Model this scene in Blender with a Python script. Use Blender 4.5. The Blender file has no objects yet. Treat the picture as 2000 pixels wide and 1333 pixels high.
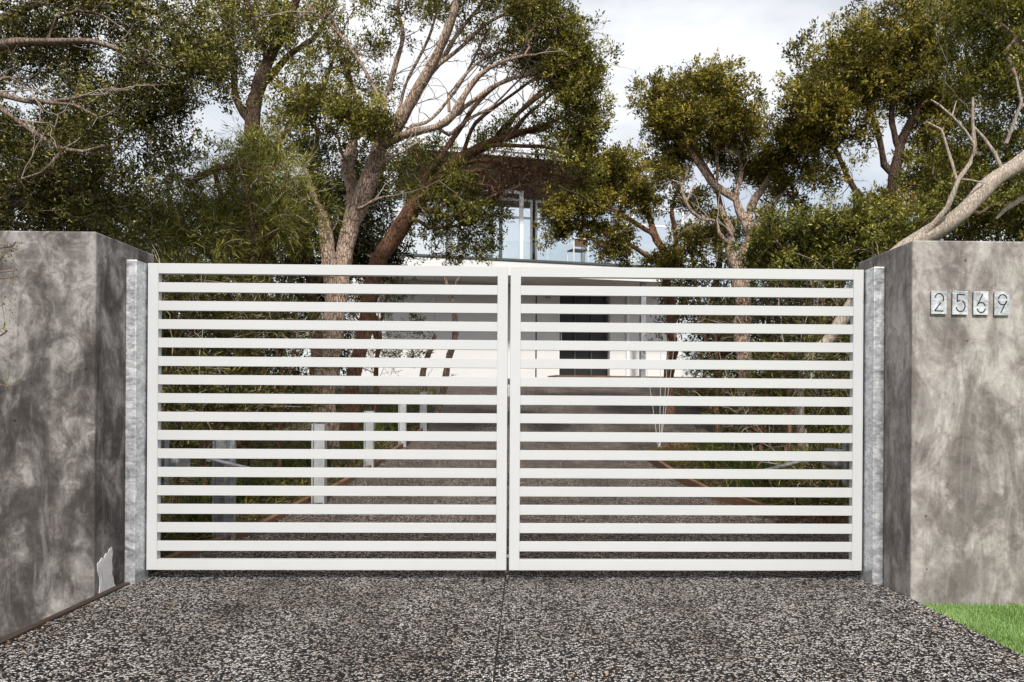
import bpy, bmesh, math, random
import numpy as np
from mathutils import Matrix, Vector

SC = bpy.context.scene
COL = SC.collection
R = math.radians

# ---------------------------------------------------------------- camera
F, CX, CY = 1585.75, 1051.0, 783.6          # focal length and principal point in photo pixels
CAM = (0.0694, -4.8108, 1.0577)
YAW, ROLL = 0.0219, 0.0058
cam_data = bpy.data.cameras.new('camera')
cam_data.sensor_fit = 'HORIZONTAL'
cam_data.sensor_width = 36.0
cam_data.lens = F / 2000 * 36.0
cam_data.shift_x = -(CX - 1000) / 2000
cam_data.shift_y = (CY - 666.5) / 2000
cam_data.clip_end = 2000
cam_data.clip_start = 0.05
cam = bpy.data.objects.new('camera', cam_data)
COL.objects.link(cam)
cam.matrix_world = (Matrix.Translation(CAM) @ Matrix.Rotation(-YAW, 4, 'Z')
                    @ Matrix.Rotation(R(90), 4, 'X') @ Matrix.Rotation(ROLL, 4, 'Z'))
SC.camera = cam

# ---------------------------------------------------------------- sky, sun, exposure
SUN_EL, SUN_AZ = R(48), R(177)               # azimuth clockwise from +Y: behind the camera, to the right
world = bpy.data.worlds.new('World')
SC.world = world
world.use_nodes = True
wn, wl = world.node_tree.nodes, world.node_tree.links
wn.clear()
w_out = wn.new('ShaderNodeOutputWorld')
w_bg = wn.new('ShaderNodeBackground')
w_bg.inputs['Strength'].default_value = 0.077
w_sky = wn.new('ShaderNodeTexSky')
w_sky.sky_type = 'NISHITA'
w_sky.sun_disc = False
w_sky.sun_elevation = SUN_EL
w_sky.sun_rotation = SUN_AZ
w_tc = wn.new('ShaderNodeTexCoord')
w_map = wn.new('ShaderNodeMapping')
w_map.inputs['Scale'].default_value = (1.0, 1.0, 2.2)
w_map.inputs['Location'].default_value = (2.2, 8.3, 1.9)
w_no = wn.new('ShaderNodeTexNoise')
w_no.inputs['Scale'].default_value = 1.7
w_no.inputs['Detail'].default_value = 7
w_no.inputs['Roughness'].default_value = 0.55
w_rp = wn.new('ShaderNodeValToRGB')
w_rp.color_ramp.elements[0].position = 0.36
w_rp.color_ramp.elements[0].color = (0.36, 0.36, 0.36, 1)
w_rp.color_ramp.elements[1].position = 0.55
w_rp.color_ramp.elements[1].color = (0.97, 0.97, 0.97, 1)
w_mx = wn.new('ShaderNodeMix')
w_mx.data_type = 'RGBA'
w_n2 = wn.new('ShaderNodeTexNoise')
w_n2.inputs['Scale'].default_value = 2.6
w_n2.inputs['Detail'].default_value = 6
w_r2 = wn.new('ShaderNodeValToRGB')
w_r2.color_ramp.elements[0].position = 0.36
w_r2.color_ramp.elements[0].color = (9.7, 9.85, 10.1, 1)
w_r2.color_ramp.elements[1].position = 0.62
w_r2.color_ramp.elements[1].color = (10.8, 10.9, 11.1, 1)
wl.new(w_map.outputs['Vector'], w_n2.inputs['Vector'])
wl.new(w_n2.outputs['Fac'], w_r2.inputs['Fac'])
wl.new(w_r2.outputs['Color'], w_mx.inputs['B'])
wl.new(w_tc.outputs['Generated'], w_map.inputs['Vector'])
wl.new(w_map.outputs['Vector'], w_no.inputs['Vector'])
wl.new(w_no.outputs['Fac'], w_rp.inputs['Fac'])
wl.new(w_rp.outputs['Color'], w_mx.inputs['Factor'])
wl.new(w_sky.outputs['Color'], w_mx.inputs['A'])
wl.new(w_mx.outputs['Result'], w_bg.inputs['Color'])
wl.new(w_bg.outputs['Background'], w_out.inputs['Surface'])

sun_data = bpy.data.lights.new('sun', 'SUN')
sun_data.energy = 3.5
sun_data.angle = R(6)
sun_data.color = (1.0, 0.96, 0.90)
sun = bpy.data.objects.new('sun', sun_data)
COL.objects.link(sun)
sun_dir = Vector((math.sin(SUN_AZ) * math.cos(SUN_EL), math.cos(SUN_AZ) * math.cos(SUN_EL), math.sin(SUN_EL)))
sun.rotation_euler = sun_dir.to_track_quat('Z', 'Y').to_euler()
sun.location = (3, -8, 12)

SC.view_settings.view_transform = 'Standard'
SC.view_settings.look = 'None'
SC.view_settings.exposure = 0.45
SC.view_settings.gamma = 1.0
SC.view_settings.use_curve_mapping = False
SC.render.engine = 'CYCLES'
SC.render.filter_size = 1.05
SC.cycles.max_bounces = 5
SC.cycles.diffuse_bounces = 2
SC.cycles.transparent_max_bounces = 8


# ---------------------------------------------------------------- helpers: places
def P(px, py, d):
    """World point seen at photo pixel (px, py), d metres in front of the camera."""
    du, dv = px - CX, py - CY
    c, s = math.cos(ROLL), math.sin(ROLL)
    u, v = du * c + dv * s, -du * s + dv * c
    r, z = u / F * d, -v / F * d
    c, s = math.cos(YAW), math.sin(YAW)
    return Vector((CAM[0] + r * c + d * s, CAM[1] - r * s + d * c, CAM[2] + z))


GY = [-400, 0.0, 1.5, 3.2, 7.2, 11.2, 17.2, 26, 60, 600]
GZ = [0.0, 0.0, 0.03, 0.10, 0.45, 0.95, 1.66, 2.0, 2.2, 2.2]


def gz(y):
    return float(np.interp(y, GY, GZ))


def on_plane(px, py, y):
    a, b = P(px, py, 1.0), P(px, py, 2.0)
    return a + (b - a) * ((y - a.y) / (b.y - a.y))


def on_ground(px, py):
    lo, hi = 1.0, 60.0
    for k in range(50):
        mid = (lo + hi) / 2
        p = P(px, py, mid)
        if p.z > gz(p.y):
            lo = mid
        else:
            hi = mid
    p = P(px, py, lo)
    return Vector((p.x, p.y, gz(p.y)))


# ---------------------------------------------------------------- helpers: objects
def link(name, mesh, parent=None, mat=None):
    o = bpy.data.objects.new(name, mesh)
    COL.objects.link(o)
    if mat is not None and mesh is not None and not mesh.materials:
        mesh.materials.append(mat)
    if parent is not None:
        o.parent = parent
        o.matrix_parent_inverse = Matrix.Translation(-parent.location) if parent.type == 'EMPTY' and not parent.get('_rot') else parent.matrix_basis.inverted()
    return o


def tag(o, label=None, cat=None, group=None, kind=None):
    if label:
        o['label'] = label
    if cat:
        o['category'] = cat
    if group:
        o['group'] = group
    if kind:
        o['kind'] = kind
    return o


def empty(name, loc, label=None, cat=None, group=None):
    o = bpy.data.objects.new(name, None)
    o.empty_display_size = 0.1
    COL.objects.link(o)
    o.location = loc
    return tag(o, label, cat, group)


class MB:
    """Collects shapes into one mesh."""

    def __init__(self):
        self.v, self.f = [], []

    def add(self, vs, fs):
        n = len(self.v)
        self.v += [tuple(p) for p in vs]
        self.f += [tuple(i + n for i in q) for q in fs]
        return self

    def box(self, a, b, M=None):
        x0, y0, z0 = a
        x1, y1, z1 = b
        vs = [(x0, y0, z0), (x1, y0, z0), (x1, y1, z0), (x0, y1, z0), (x0, y0, z1), (x1, y0, z1), (x1, y1, z1), (x0, y1, z1)]
        if M is not None:
            vs = [M @ Vector(p) for p in vs]
        return self.add(vs, [(3, 2, 1, 0), (4, 5, 6, 7), (0, 1, 5, 4), (1, 2, 6, 5), (2, 3, 7, 6), (3, 0, 4, 7)])

    def tube(self, pts, rad, n=8, cap=True):
        pts = [Vector(p) for p in pts]
        if not hasattr(rad, '__len__'):
            rad = [rad] * len(pts)
        base = len(self.v)
        up = Vector((0.31, 0.2, 0.93))
        for i, p in enumerate(pts):
            t = (pts[min(i + 1, len(pts) - 1)] - pts[max(i - 1, 0)]).normalized()
            a = t.cross(up)
            if a.length < 1e-3:
                a = t.cross(Vector((1, 0, 0)))
            a.normalize()
            b = t.cross(a)
            for k in range(n):
                w = 2 * math.pi * k / n
                self.v.append(tuple(p + (a * math.cos(w) + b * math.sin(w)) * rad[i]))
        for i in range(len(pts) - 1):
            for k in range(n):
                q = base + i * n
                self.f.append((q + k, q + (k + 1) % n, q + n + (k + 1) % n, q + n + k))
        if cap:
            self.f.append(tuple(base + k for k in range(n))[::-1])
            e = base + (len(pts) - 1) * n
            self.f.append(tuple(e + k for k in range(n)))
        return self

    def mesh(self, name, bevel=0.0, smooth=False, seg=1):
        me = bpy.data.meshes.new(name)
        me.from_pydata(self.v, [], self.f)
        bm = bmesh.new()
        bm.from_mesh(me)
        if bevel > 0:
            bmesh.ops.bevel(bm, geom=bm.edges[:], offset=bevel, segments=seg, profile=0.5, affect='EDGES', clamp_overlap=True)
        bmesh.ops.recalc_face_normals(bm, faces=bm.faces[:])
        bm.to_mesh(me)
        bm.free()
        if smooth:
            me.polygons.foreach_set('use_smooth', [True] * len(me.polygons))
        return me

    def build(self, name, mat, parent=None, bevel=0.0, smooth=False, seg=1):
        return link(name, self.mesh(name, bevel, smooth, seg), parent, mat)


def np_mesh(name, verts, quads, mat, attr=None, smooth=False):
    """Mesh of quads (n,4) from numpy arrays, with an optional per-face value."""
    me = bpy.data.meshes.new(name)
    nv, nf = len(verts), len(quads)
    k = quads.shape[1]
    me.vertices.add(nv)
    me.vertices.foreach_set('co', verts.astype(np.float32).ravel())
    me.loops.add(nf * k)
    me.loops.foreach_set('vertex_index', quads.astype(np.int32).ravel())
    me.polygons.add(nf)
    me.polygons.foreach_set('loop_start', np.arange(0, nf * k, k, dtype=np.int32))
    me.polygons.foreach_set('use_smooth', np.full(nf, smooth, dtype=bool))
    me.update(calc_edges=True)
    if attr is not None:
        a = me.attributes.new('tone', 'FLOAT', 'FACE')
        a.data.foreach_set('value', attr.astype(np.float32))
    me.materials.append(mat)
    return me


# ---------------------------------------------------------------- helpers: materials
class NT:
    def __init__(self, name):
        self.m = bpy.data.materials.new(name)
        self.m.use_nodes = True
        self.n, self.l = self.m.node_tree.nodes, self.m.node_tree.links
        self.bsdf = self.n['Principled BSDF']
        self.out = self.n['Material Output']

    def node(self, t, **kw):
        nd = self.n.new(t)
        for k, v in kw.items():
            if k.startswith('_'):
                setattr(nd, k[1:], v)
            else:
                nd.inputs[k].default_value = v
        return nd

    def coords(self, scale=(1, 1, 1), kind='Object'):
        tc = self.n.new('ShaderNodeTexCoord')
        mp = self.n.new('ShaderNodeMapping')
        mp.inputs['Scale'].default_value = scale
        self.l.new(tc.outputs[kind], mp.inputs['Vector'])
        return mp.outputs['Vector']

    def pos(self, scale=(1, 1, 1), loc=(0, 0, 0)):
        g = self.n.new('ShaderNodeNewGeometry')
        mp = self.n.new('ShaderNodeMapping')
        mp.inputs['Scale'].default_value = scale
        mp.inputs['Location'].default_value = loc
        self.l.new(g.outputs['Position'], mp.inputs['Vector'])
        return mp.outputs['Vector']

    def noise(self, vec, scale, detail=4, rough=0.55, dist=0.0):
        nd = self.node('ShaderNodeTexNoise', Scale=scale, Detail=detail, Roughness=rough, Distortion=dist)
        self.l.new(vec, nd.inputs['Vector'])
        return nd.outputs['Fac']

    def ramp(self, fac, stops, interp='LINEAR'):
        nd = self.n.new('ShaderNodeValToRGB')
        cr = nd.color_ramp
        cr.interpolation = interp
        while len(cr.elements) < len(stops):
            cr.elements.new(0.5)
        for e, (p, c) in zip(cr.elements, stops):
            e.position = p
            if not hasattr(c, '__len__'):
                c = (c, c, c)
            e.color = (*c, 1)
        self.l.new(fac, nd.inputs['Fac'])
        return nd.outputs['Color']

    def mix(self, fac, a, b, mode='MIX'):
        nd = self.n.new('ShaderNodeMix')
        nd.data_type = 'RGBA'
        nd.blend_type = mode
        for s, v in (('Factor', fac), ('A', a), ('B', b)):
            if isinstance(v, (int, float)):
                nd.inputs[s].default_value = v if s == 'Factor' else (v, v, v, 1)
            elif isinstance(v, tuple):
                nd.inputs[s].default_value = (*v, 1)
            else:
                self.l.new(v, nd.inputs[s])
        return nd.outputs['Result']

    def math(self, op, a, b=0.0, c=None):
        nd = self.n.new('ShaderNodeMath')
        nd.operation = op
        for i, v in enumerate((a, b, c)):
            if v is None:
                continue
            if isinstance(v, (int, float)):
                nd.inputs[i].default_value = v
            else:
                self.l.new(v, nd.inputs[i])
        return nd.outputs[0]

    def bump(self, height, strength=0.3, dist=0.01):
        nd = self.node('ShaderNodeBump', Strength=strength, Distance=dist)
        self.l.new(height, nd.inputs['Height'])
        self.l.new(nd.outputs['Normal'], self.bsdf.inputs['Normal'])

    def set(self, **kw):
        names = dict(color='Base Color', rough='Roughness', metal='Metallic', spec='Specular IOR Level')
        for k, v in kw.items():
            s = self.bsdf.inputs[names[k]]
            if isinstance(v, (int, float)):
                s.default_value = v
            elif isinstance(v, tuple):
                s.default_value = (*v, 1)
            else:
                self.l.new(v, s)
        return self


def mat_plain(name, color, rough=0.6, metal=0.0, var=0.12, scale=6.0, bump=0.0):
    t = NT(name)
    v = t.pos()
    nz = t.noise(v, scale, 5, 0.6)
    lo = tuple(c * (1 - var) for c in color)
    hi = tuple(min(1, c * (1 + var)) for c in color)
    t.set(color=t.ramp(nz, [(0.3, lo), (0.7, hi)]), rough=rough, metal=metal)
    if bump:
        t.bump(t.noise(v, scale * 12, 4, 0.6), bump, 0.004)
    return t.m


def mat_aggregate(name='aggregate', tint=(1, 1, 1)):
    t = NT(name)
    v = t.pos()
    warp = t.node('ShaderNodeTexNoise', Scale=40.0, Detail=2.0)
    t.l.new(v, warp.inputs['Vector'])
    vv = t.node('ShaderNodeVectorMath', _operation='SCALE', Scale=0.008)
    t.l.new(warp.outputs['Color'], vv.inputs[0])
    va = t.node('ShaderNodeVectorMath', _operation='ADD')
    t.l.new(v, va.inputs[0])
    t.l.new(vv.outputs[0], va.inputs[1])
    vo = t.node('ShaderNodeTexVoronoi', Scale=118.0, Randomness=1.0)
    t.l.new(va.outputs[0], vo.inputs['Vector'])
    ve = t.node('ShaderNodeTexVoronoi', Scale=118.0, Randomness=1.0, _feature='DISTANCE_TO_EDGE')
    t.l.new(va.outputs[0], ve.inputs['Vector'])
    sep = t.node('ShaderNodeSeparateColor')
    t.l.new(vo.outputs['Color'], sep.inputs[0])
    peb = t.ramp(sep.outputs[0], [(0.0, (.007, .006, .006)), (0.50, (.016, .014, .014)), (0.57, (.11, .10, .095)),
                                  (0.66, (.45, .41, .385)), (0.82, (.80, .75, .72)), (1.0, (.96, .93, .91))])
    warm = t.ramp(sep.outputs[1], [(0.0, (1, 1, 1)), (0.9, (1, 1, 1)), (1.0, (1.0, .84, .66))])
    peb = t.mix(1.0, peb, warm, 'MULTIPLY')
    mask = t.ramp(ve.outputs['Distance'], [(0.06, 0.0), (0.15, 1.0)])
    col = t.mix(mask, (.018, .016, .016), peb)
    # broad wear and stains
    st = t.ramp(t.noise(v, 1.3, 7, 0.65, 0.6), [(0.34, (.62, .58, .55)), (0.50, (.92, .90, .88)), (0.62, (1.0, 1.0, 1.0)), (0.78, (1.0, .93, .84))])
    tyre = t.ramp(t.noise(t.pos(scale=(2.4, .16, 1)), 1.0, 4, 0.5, 0.4), [(0.36, (.76, .74, .73)), (0.52, (1.0, 1.0, 1.0))])
    spots = t.ramp(t.noise(v, 5.5, 4, 0.55, 0.4), [(0.30, (.55, .50, .46)), (0.38, (1.0, 1.0, 1.0))])
    col = t.mix(1.0, col, st, 'MULTIPLY')
    col = t.mix(1.0, col, tyre, 'MULTIPLY')
    col = t.mix(1.0, col, spots, 'MULTIPLY')
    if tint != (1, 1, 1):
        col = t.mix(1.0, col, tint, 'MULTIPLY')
    t.set(color=col, rough=0.7, spec=0.12)
    h = t.ramp(ve.outputs['Distance'], [(0.0, 0.0), (0.35, 1.0)])
    t.bump(h, 0.8, 0.006)
    return t.m


def mat_concrete(name, light, mid, dark, low_dark=0.0, seed=0.0, blotch=0.55):
    """Trowelled, weather-stained render: soft clouds, swirled blotches, drip streaks, grain and pits."""
    t = NT(name)
    v = t.pos(loc=(seed, seed * 1.7, seed * .6))
    big = t.noise(v, 2.4, 6, 0.62, 0.5)
    med = t.noise(v, 9.0, 8, 0.70, 1.0)
    fine = t.noise(v, 60.0, 6, 0.7)
    tr = t.noise(t.pos(scale=(2.6, 2.6, 1.6), loc=(seed + 4, 2, 1)), 3.0, 8, 0.66, 1.0)
    bl = t.noise(t.pos(scale=(1.9, 1.9, 0.9), loc=(seed * 2 + 1, 5, seed)), 2.2, 9, 0.64, 0.7)
    stk = t.noise(t.pos(scale=(5, 5, 0.7), loc=(seed, 0, seed)), 2.6, 8, 0.68, 0.9)
    s = t.math('ADD', t.math('MULTIPLY', big, 0.34), t.math('ADD', t.math('MULTIPLY', med, 0.44), t.math('MULTIPLY', tr, 0.22)))
    col = t.ramp(s, [(0.42, tuple(a * .5 + b * .5 for a, b in zip(mid, dark))), (0.485, mid), (0.55, light), (0.64, tuple(min(1, x * 1.15) for x in light))])
    b_in = bl
    if low_dark:
        g = t.n.new('ShaderNodeNewGeometry')
        sx = t.node('ShaderNodeSeparateXYZ')
        t.l.new(g.outputs['Position'], sx.inputs[0])
        hgt = t.math('ADD', sx.outputs[2], t.math('MULTIPLY', big, 1.2))
        damp = t.node('ShaderNodeMapRange')
        damp.inputs['From Min'].default_value = 2.3
        damp.inputs['From Max'].default_value = 1.0
        t.l.new(hgt, damp.inputs['Value'])
        b_in = t.math('ADD', bl, t.math('MULTIPLY', damp.outputs[0], low_dark))
    col = t.mix(t.ramp(b_in, [(0.47, 0.0), (0.54, blotch * .55), (0.63, blotch)]), col, dark)
    col = t.mix(t.ramp(stk, [(0.53, 0.0), (0.68, 0.40)]), col, dark)
    col = t.mix(t.ramp(stk, [(0.32, 0.35), (0.45, 0.0)]), col, light)
    col = t.mix(t.ramp(tr, [(0.56, 0.0), (0.68, 0.16)]), col, tuple(min(1, x * 1.1) for x in light))
    col = t.mix(1.0, col, t.ramp(fine, [(0.3, 0.82), (0.7, 1.12)]), 'MULTIPLY')
    vo = t.node('ShaderNodeTexVoronoi', Scale=6.0)
    t.l.new(v, vo.inputs['Vector'])
    pit = t.ramp(vo.outputs['Distance'], [(0.03, 1.0), (0.06, 0.0)])
    col = t.mix(t.math('MULTIPLY', pit, 0.65), col, tuple(x * .5 for x in dark))
    # hairline trowel scratches
    sc = t.noise(t.pos(scale=(3, 3, 5), loc=(seed, 9, 2)), 2.2, 3, 0.5, 3.0)
    line = t.ramp(t.math('ABSOLUTE', t.math('SUBTRACT', sc, 0.5)), [(0.0, 0.32), (0.004, 0.0)])
    col = t.mix(line, col, dark)
    t.set(color=col, rough=t.ramp(med, [(0.3, 0.85), (0.7, 0.65)]), spec=0.2)
    t.bump(t.math('ADD', t.math('MULTIPLY', tr, 0.9), t.math('SUBTRACT', t.math('MULTIPLY', fine, 0.3), pit)), 0.4, 0.006)
    return t.m


def mat_galv(name='galvanised_steel', base=0.62):
    t = NT(name)
    v = t.pos()
    vo = t.node('ShaderNodeTexVoronoi', Scale=60.0)
    t.l.new(v, vo.inputs['Vector'])
    sep = t.node('ShaderNodeSeparateColor')
    t.l.new(vo.outputs['Color'], sep.inputs[0])
    n1 = t.noise(t.pos(scale=(1, 1, 2.2)), 6.0, 7, 0.7, 1.0)
    n2 = t.noise(t.pos(scale=(2, 2, 9)), 9.0, 5, 0.7, 0.8)
    s = t.math('ADD', t.math('MULTIPLY', n1, 0.6), t.math('ADD', t.math('MULTIPLY', sep.outputs[0], 0.10), t.math('MULTIPLY', n2, 0.35)))
    col = t.ramp(s, [(0.36, (base * .42, base * .43, base * .45)), (0.52, (base * .95, base * .97, base)), (0.68, (min(1, base * 1.5), min(1, base * 1.52), min(1, base * 1.55)))])
    t.set(color=col, metal=0.6, rough=t.ramp(s, [(0.35, 0.28), (0.65, 0.5)]))
    t.bump(n2, 0.12, 0.004)
    return t.m


def mat_wood(name, a, b, scale=(2, 30, 30), rough=0.7, use_obj=False):
    t = NT(name)
    v = t.pos(scale=scale)
    g = t.noise(v, 1.6, 7, 0.65, 0.8)
    big = t.noise(t.pos(), 2.0, 3)
    col = t.ramp(g, [(0.3, a), (0.7, b)])
    col = t.mix(t.ramp(big, [(0.4, 0.0), (0.75, 0.45)]), col, tuple(x * .45 for x in a))
    t.set(color=col, rough=rough)
    t.bump(g, 0.35, 0.004)
    return t.m


def mat_bark(name, pale, mid, dark, ck=0.7):
    t = NT(name)
    v = t.pos()
    lng = t.noise(t.pos(scale=(16, 16, 4.0)), 3.2, 9, 0.78, 1.8)
    patch = t.noise(v, 4.2, 7, 0.68, 1.2)
    vo = t.node('ShaderNodeTexVoronoi', Scale=1.0, _feature='DISTANCE_TO_EDGE')
    t.l.new(t.pos(scale=(42, 42, 9)), vo.inputs['Vector'])
    crack = t.ramp(t.math('ADD', vo.outputs['Distance'], t.math('MULTIPLY', t.math('SUBTRACT', lng, 0.5), 0.7)), [(0.02, 1.0), (0.12, 0.0)])
    col = t.ramp(lng, [(0.40, mid), (0.52, pale), (0.70, tuple(min(1, x * 1.25) for x in pale))])
    col = t.mix(t.ramp(patch, [(0.50, 0.0), (0.62, 0.7)]), col, mid)
    col = t.mix(t.math('MULTIPLY', crack, ck), col, dark)
    t.set(color=col, rough=0.9, spec=0.15)
    t.bump(t.math('SUBTRACT', lng, t.math('MULTIPLY', crack, 0.7 * ck)), 1.0, 0.02)
    return t.m


def mat_leaf(name, stops, trans=0.35, rough=0.5):
    t = NT(name)
    at = t.node('ShaderNodeAttribute', _attribute_name='tone')
    col = t.ramp(at.outputs['Fac'], stops)
    t.set(color=col, rough=rough, spec=0.18)
    tr = t.node('ShaderNodeBsdfTranslucent')
    t.l.new(t.mix(1.0, col, (1.0, 1.05, 0.5), 'MULTIPLY'), tr.inputs['Color'])
    ms = t.node('ShaderNodeMixShader')
    ms.inputs[0].default_value = trans
    t.l.new(t.bsdf.outputs[0], ms.inputs[1])
    t.l.new(tr.outputs[0], ms.inputs[2])
    t.l.new(ms.outputs[0], t.out.inputs['Surface'])
    return t.m


def mat_glass(name, tint=(.72, .82, .88), refl=0.55, see=(.35, .40, .42)):
    t = NT(name)
    gl = t.node('ShaderNodeBsdfGlossy', Roughness=0.02)
    gl.inputs['Color'].default_value = (*tint, 1)
    tr = t.node('ShaderNodeBsdfTransparent')
    tr.inputs['Color'].default_value = (*see, 1)
    fr = t.node('ShaderNodeFresnel', IOR=1.5)
    ms = t.node('ShaderNodeMixShader')
    t.l.new(t.math('MINIMUM', t.math('ADD', fr.outputs[0], refl), 1.0), ms.inputs[0])
    t.l.new(tr.outputs[0], ms.inputs[1])
    t.l.new(gl.outputs[0], ms.inputs[2])
    t.l.new(ms.outputs[0], t.out.inputs['Surface'])
    return t.m


M = {}
M['aggregate'] = mat_aggregate()
M['aggregate_brown'] = mat_aggregate('tree_shaded_aggregate', (.82, .75, .69))  # warm dark tint paints the shade under the trees into the rear drive
M['pillar_left'] = mat_concrete('mottled_concrete_damp', (.325, .303, .29), (.18, .163, .154), (.036, .030, .028), low_dark=0.11, seed=0.0, blotch=.82)
M['pillar_right'] = mat_concrete('mottled_concrete_pale', (.42, .387, .363), (.335, .303, .282), (.085, .071, .064), low_dark=0.06, seed=7.3, blotch=.70)
M['plaster_patch'] = mat_concrete('bare_plaster', (.84, .83, .82), (.78, .77, .76), (.5, .48, .47), seed=3.1, blotch=.3)
M['galv'] = mat_galv()
M['galv_dull'] = mat_galv('galvanised_steel_dull', 0.36)
M['gate_white'] = mat_plain('satin_white_paint', (.525, .53, .53), 0.38, var=0.02, scale=3)
M['bolt'] = mat_plain('zinc_bolt', (.75, .75, .75), 0.25, 0.9, var=.05)
M['edging'] = mat_wood('dark_edging_timber', (.018, .010, .006), (.055, .030, .018), scale=(30, 2, 30))
M['edging_warm'] = mat_wood('warm_edging_timber', (.09, .042, .022), (.24, .12, .065), scale=(8, 8, 40))
M['soil'] = mat_plain('dark_garden_soil', (.035, .026, .018), 0.95, var=.5, scale=9, bump=.8)
M['joint'] = mat_plain('joint_filler', (.012, .011, .011), 0.9)
M['white_render'] = mat_plain('white_render', (.68, .672, .66), 0.75, var=.03, scale=2, bump=.1)
M['white_frame'] = mat_plain('white_frame_paint', (.82, .82, .82), 0.4, var=.02)
M['fascia_dark'] = mat_plain('dark_flashing', (.06, .075, .07), 0.5)
M['soffit'] = mat_wood('brown_timber_cladding', (.10, .06, .043), (.23, .14, .098), scale=(3, 3, 30))
M['dark_door'] = mat_plain('dark_door', (.02, .018, .017), 0.35)
M['interior'] = mat_plain('dim_interior', (.10, .09, .08), 0.8)
M['glass'] = mat_glass('window_glass', (.93, .95, .95), .85)
M['clear_glass'] = mat_glass('balustrade_glass', (.8, .82, .82), 0.0, (.95, .97, .965))
M['roof_metal'] = mat_plain('pale_roof_metal', (.70, .71, .72), 0.45, var=.03)
M['tile'] = mat_galv('brushed_tile_metal', 0.52)
M['ink'] = mat_plain('black_cutout', (.012, .012, .012), 0.6)
M['turf'] = mat_leaf('bright_turf', [(0.0, (.13, .23, .06)), (0.5, (.29, .44, .155)), (0.9, (.46, .60, .29)), (1.0, (.50, .46, .25))], 0.35)
M['turf_base'] = mat_plain('turf_base', (.12, .22, .06), 0.95, var=.4, scale=40)
M['litter'] = mat_leaf('dry_litter', [(0.0, (.05, .03, .018)), (0.5, (.14, .085, .05)), (1.0, (.30, .22, .15))], 0.1, .8)
M['grass'] = mat_leaf('strappy_grass', [(0.0, (.025, .040, .010)), (0.55, (.085, .125, .025)), (0.85, (.16, .18, .05)), (1.0, (.30, .25, .12))], 0.35)
M['flower'] = mat_leaf('red_flower', [(0.0, (.25, .05, .03)), (1.0, (.55, .22, .15))], 0.3)
M['stem_white'] = mat_plain('pale_stem', (.50, .48, .44), 0.6, var=.1)
M['chair'] = mat_plain('chair_canvas', (.11, .06, .035), 0.8)
M['bark_pale'] = mat_bark('pale_peeling_bark', (.62, .47, .37), (.36, .235, .165), (.04, .026, .018))
M['bark_red'] = mat_bark('reddish_bark', (.33, .18, .115), (.17, .085, .05), (.03, .016, .010), .6)
M['bark_grey'] = mat_bark('grey_brown_bark', (.38, .29, .23), (.20, .13, .095), (.04, .026, .018), .5)
M['bark_dark'] = mat_bark('dark_bark', (.15, .10, .07), (.08, .052, .036), (.03, .02, .014))
M['bark_smooth'] = mat_bark('smooth_cream_bark', (.58, .49, .41), (.45, .36, .29), (.20, .14, .10), .3)
M['twig_pale'] = mat_plain('pale_twig', (.34, .275, .22), 0.85, var=.35, scale=14)
M['twig_dark'] = mat_plain('dark_twig', (.16, .105, .072), 0.85, var=.35, scale=14)
M['twig_red'] = mat_plain('reddish_twig', (.32, .205, .145), 0.85, var=.35, scale=14)
LEAF = {
    'olive': mat_leaf('olive_leaves', [(0.0, (.020, .020, .005)), (0.33, (.125, .115, .019)), (0.68, (.38, .335, .070)), (1.0, (.60, .54, .22))], .32),
    'green': mat_leaf('green_leaves', [(0.0, (.020, .023, .005)), (0.33, (.125, .125, .020)), (0.68, (.37, .345, .072)), (1.0, (.60, .55, .22))], .32),
    'gold': mat_leaf('golden_olive_leaves', [(0.0, (.024, .022, .006)), (0.33, (.155, .132, .020)), (0.68, (.42, .345, .062)), (1.0, (.62, .51, .18))], .32),
    'shade_dapple': mat_leaf('shade_dappled_leaves', [(0.0, (.013, .014, .004)), (0.38, (.075, .071, .014)), (0.70, (.30, .27, .065)), (1.0, (.64, .58, .27))], .25),  # darkened olive tones put shade into the left tree's leaf colour
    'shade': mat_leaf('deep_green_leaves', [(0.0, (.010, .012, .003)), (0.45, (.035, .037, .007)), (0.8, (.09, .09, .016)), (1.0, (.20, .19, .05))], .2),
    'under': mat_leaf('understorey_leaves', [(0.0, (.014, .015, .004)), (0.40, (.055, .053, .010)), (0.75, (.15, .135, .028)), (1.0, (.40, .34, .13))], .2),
    'brown': mat_leaf('brown_leaves', [(0.0, (.05, .028, .016)), (0.5, (.22, .125, .075)), (1.0, (.46, .30, .20))]),
}

# ================================================================ SETTING
# ---- ground sheet
def left_edge(y):
    return float(np.interp(y, LEY, LEX))


def right_edge(y):
    return float(np.interp(y, REY, REX))


lpts = [on_ground(*q) for q in ((500, 1042), (545, 1017), (607, 980), (680, 945), (735, 912), (790, 872), (835, 836))]
LEY = [-60, -0.15, 0.6] + [p.y for p in lpts] + [13, 30]
LEX = [-2.147, -2.147, -2.14] + [p.x for p in lpts] + [lpts[-1].x - .25, lpts[-1].x - .6]
rpts = [on_ground(*q) for q in ((1680, 1024), (1560, 1016), (1495, 1008), (1450, 992), (1390, 975), (1320, 939), (1268, 902), (1262, 894))]
rback = [on_ground(*q) for q in ((1300, 884), (1345, 876), (1400, 858), (1420, 845))]
r2 = [on_ground(*q) for q in ((1400, 806), (1360, 795), (1310, 772))]
REY = [-60, 0.4] + [p.y for p in rpts]
REX = [2.192, 2.192] + [p.x for p in rpts]
for p in rback:
    REY.append(max(p.y, REY[-1] + .05))
    REX.append(p.x)
REY += [REY[-1] + .6]
REX += [REX[-1] + 1.8]
REY += [max(REY[-1] + .8, r2[0].y - .6)]
REX += [REX[-1]]
for p in r2:
    REY.append(max(p.y, REY[-1] + .15))
    REX.append(p.x)
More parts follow.
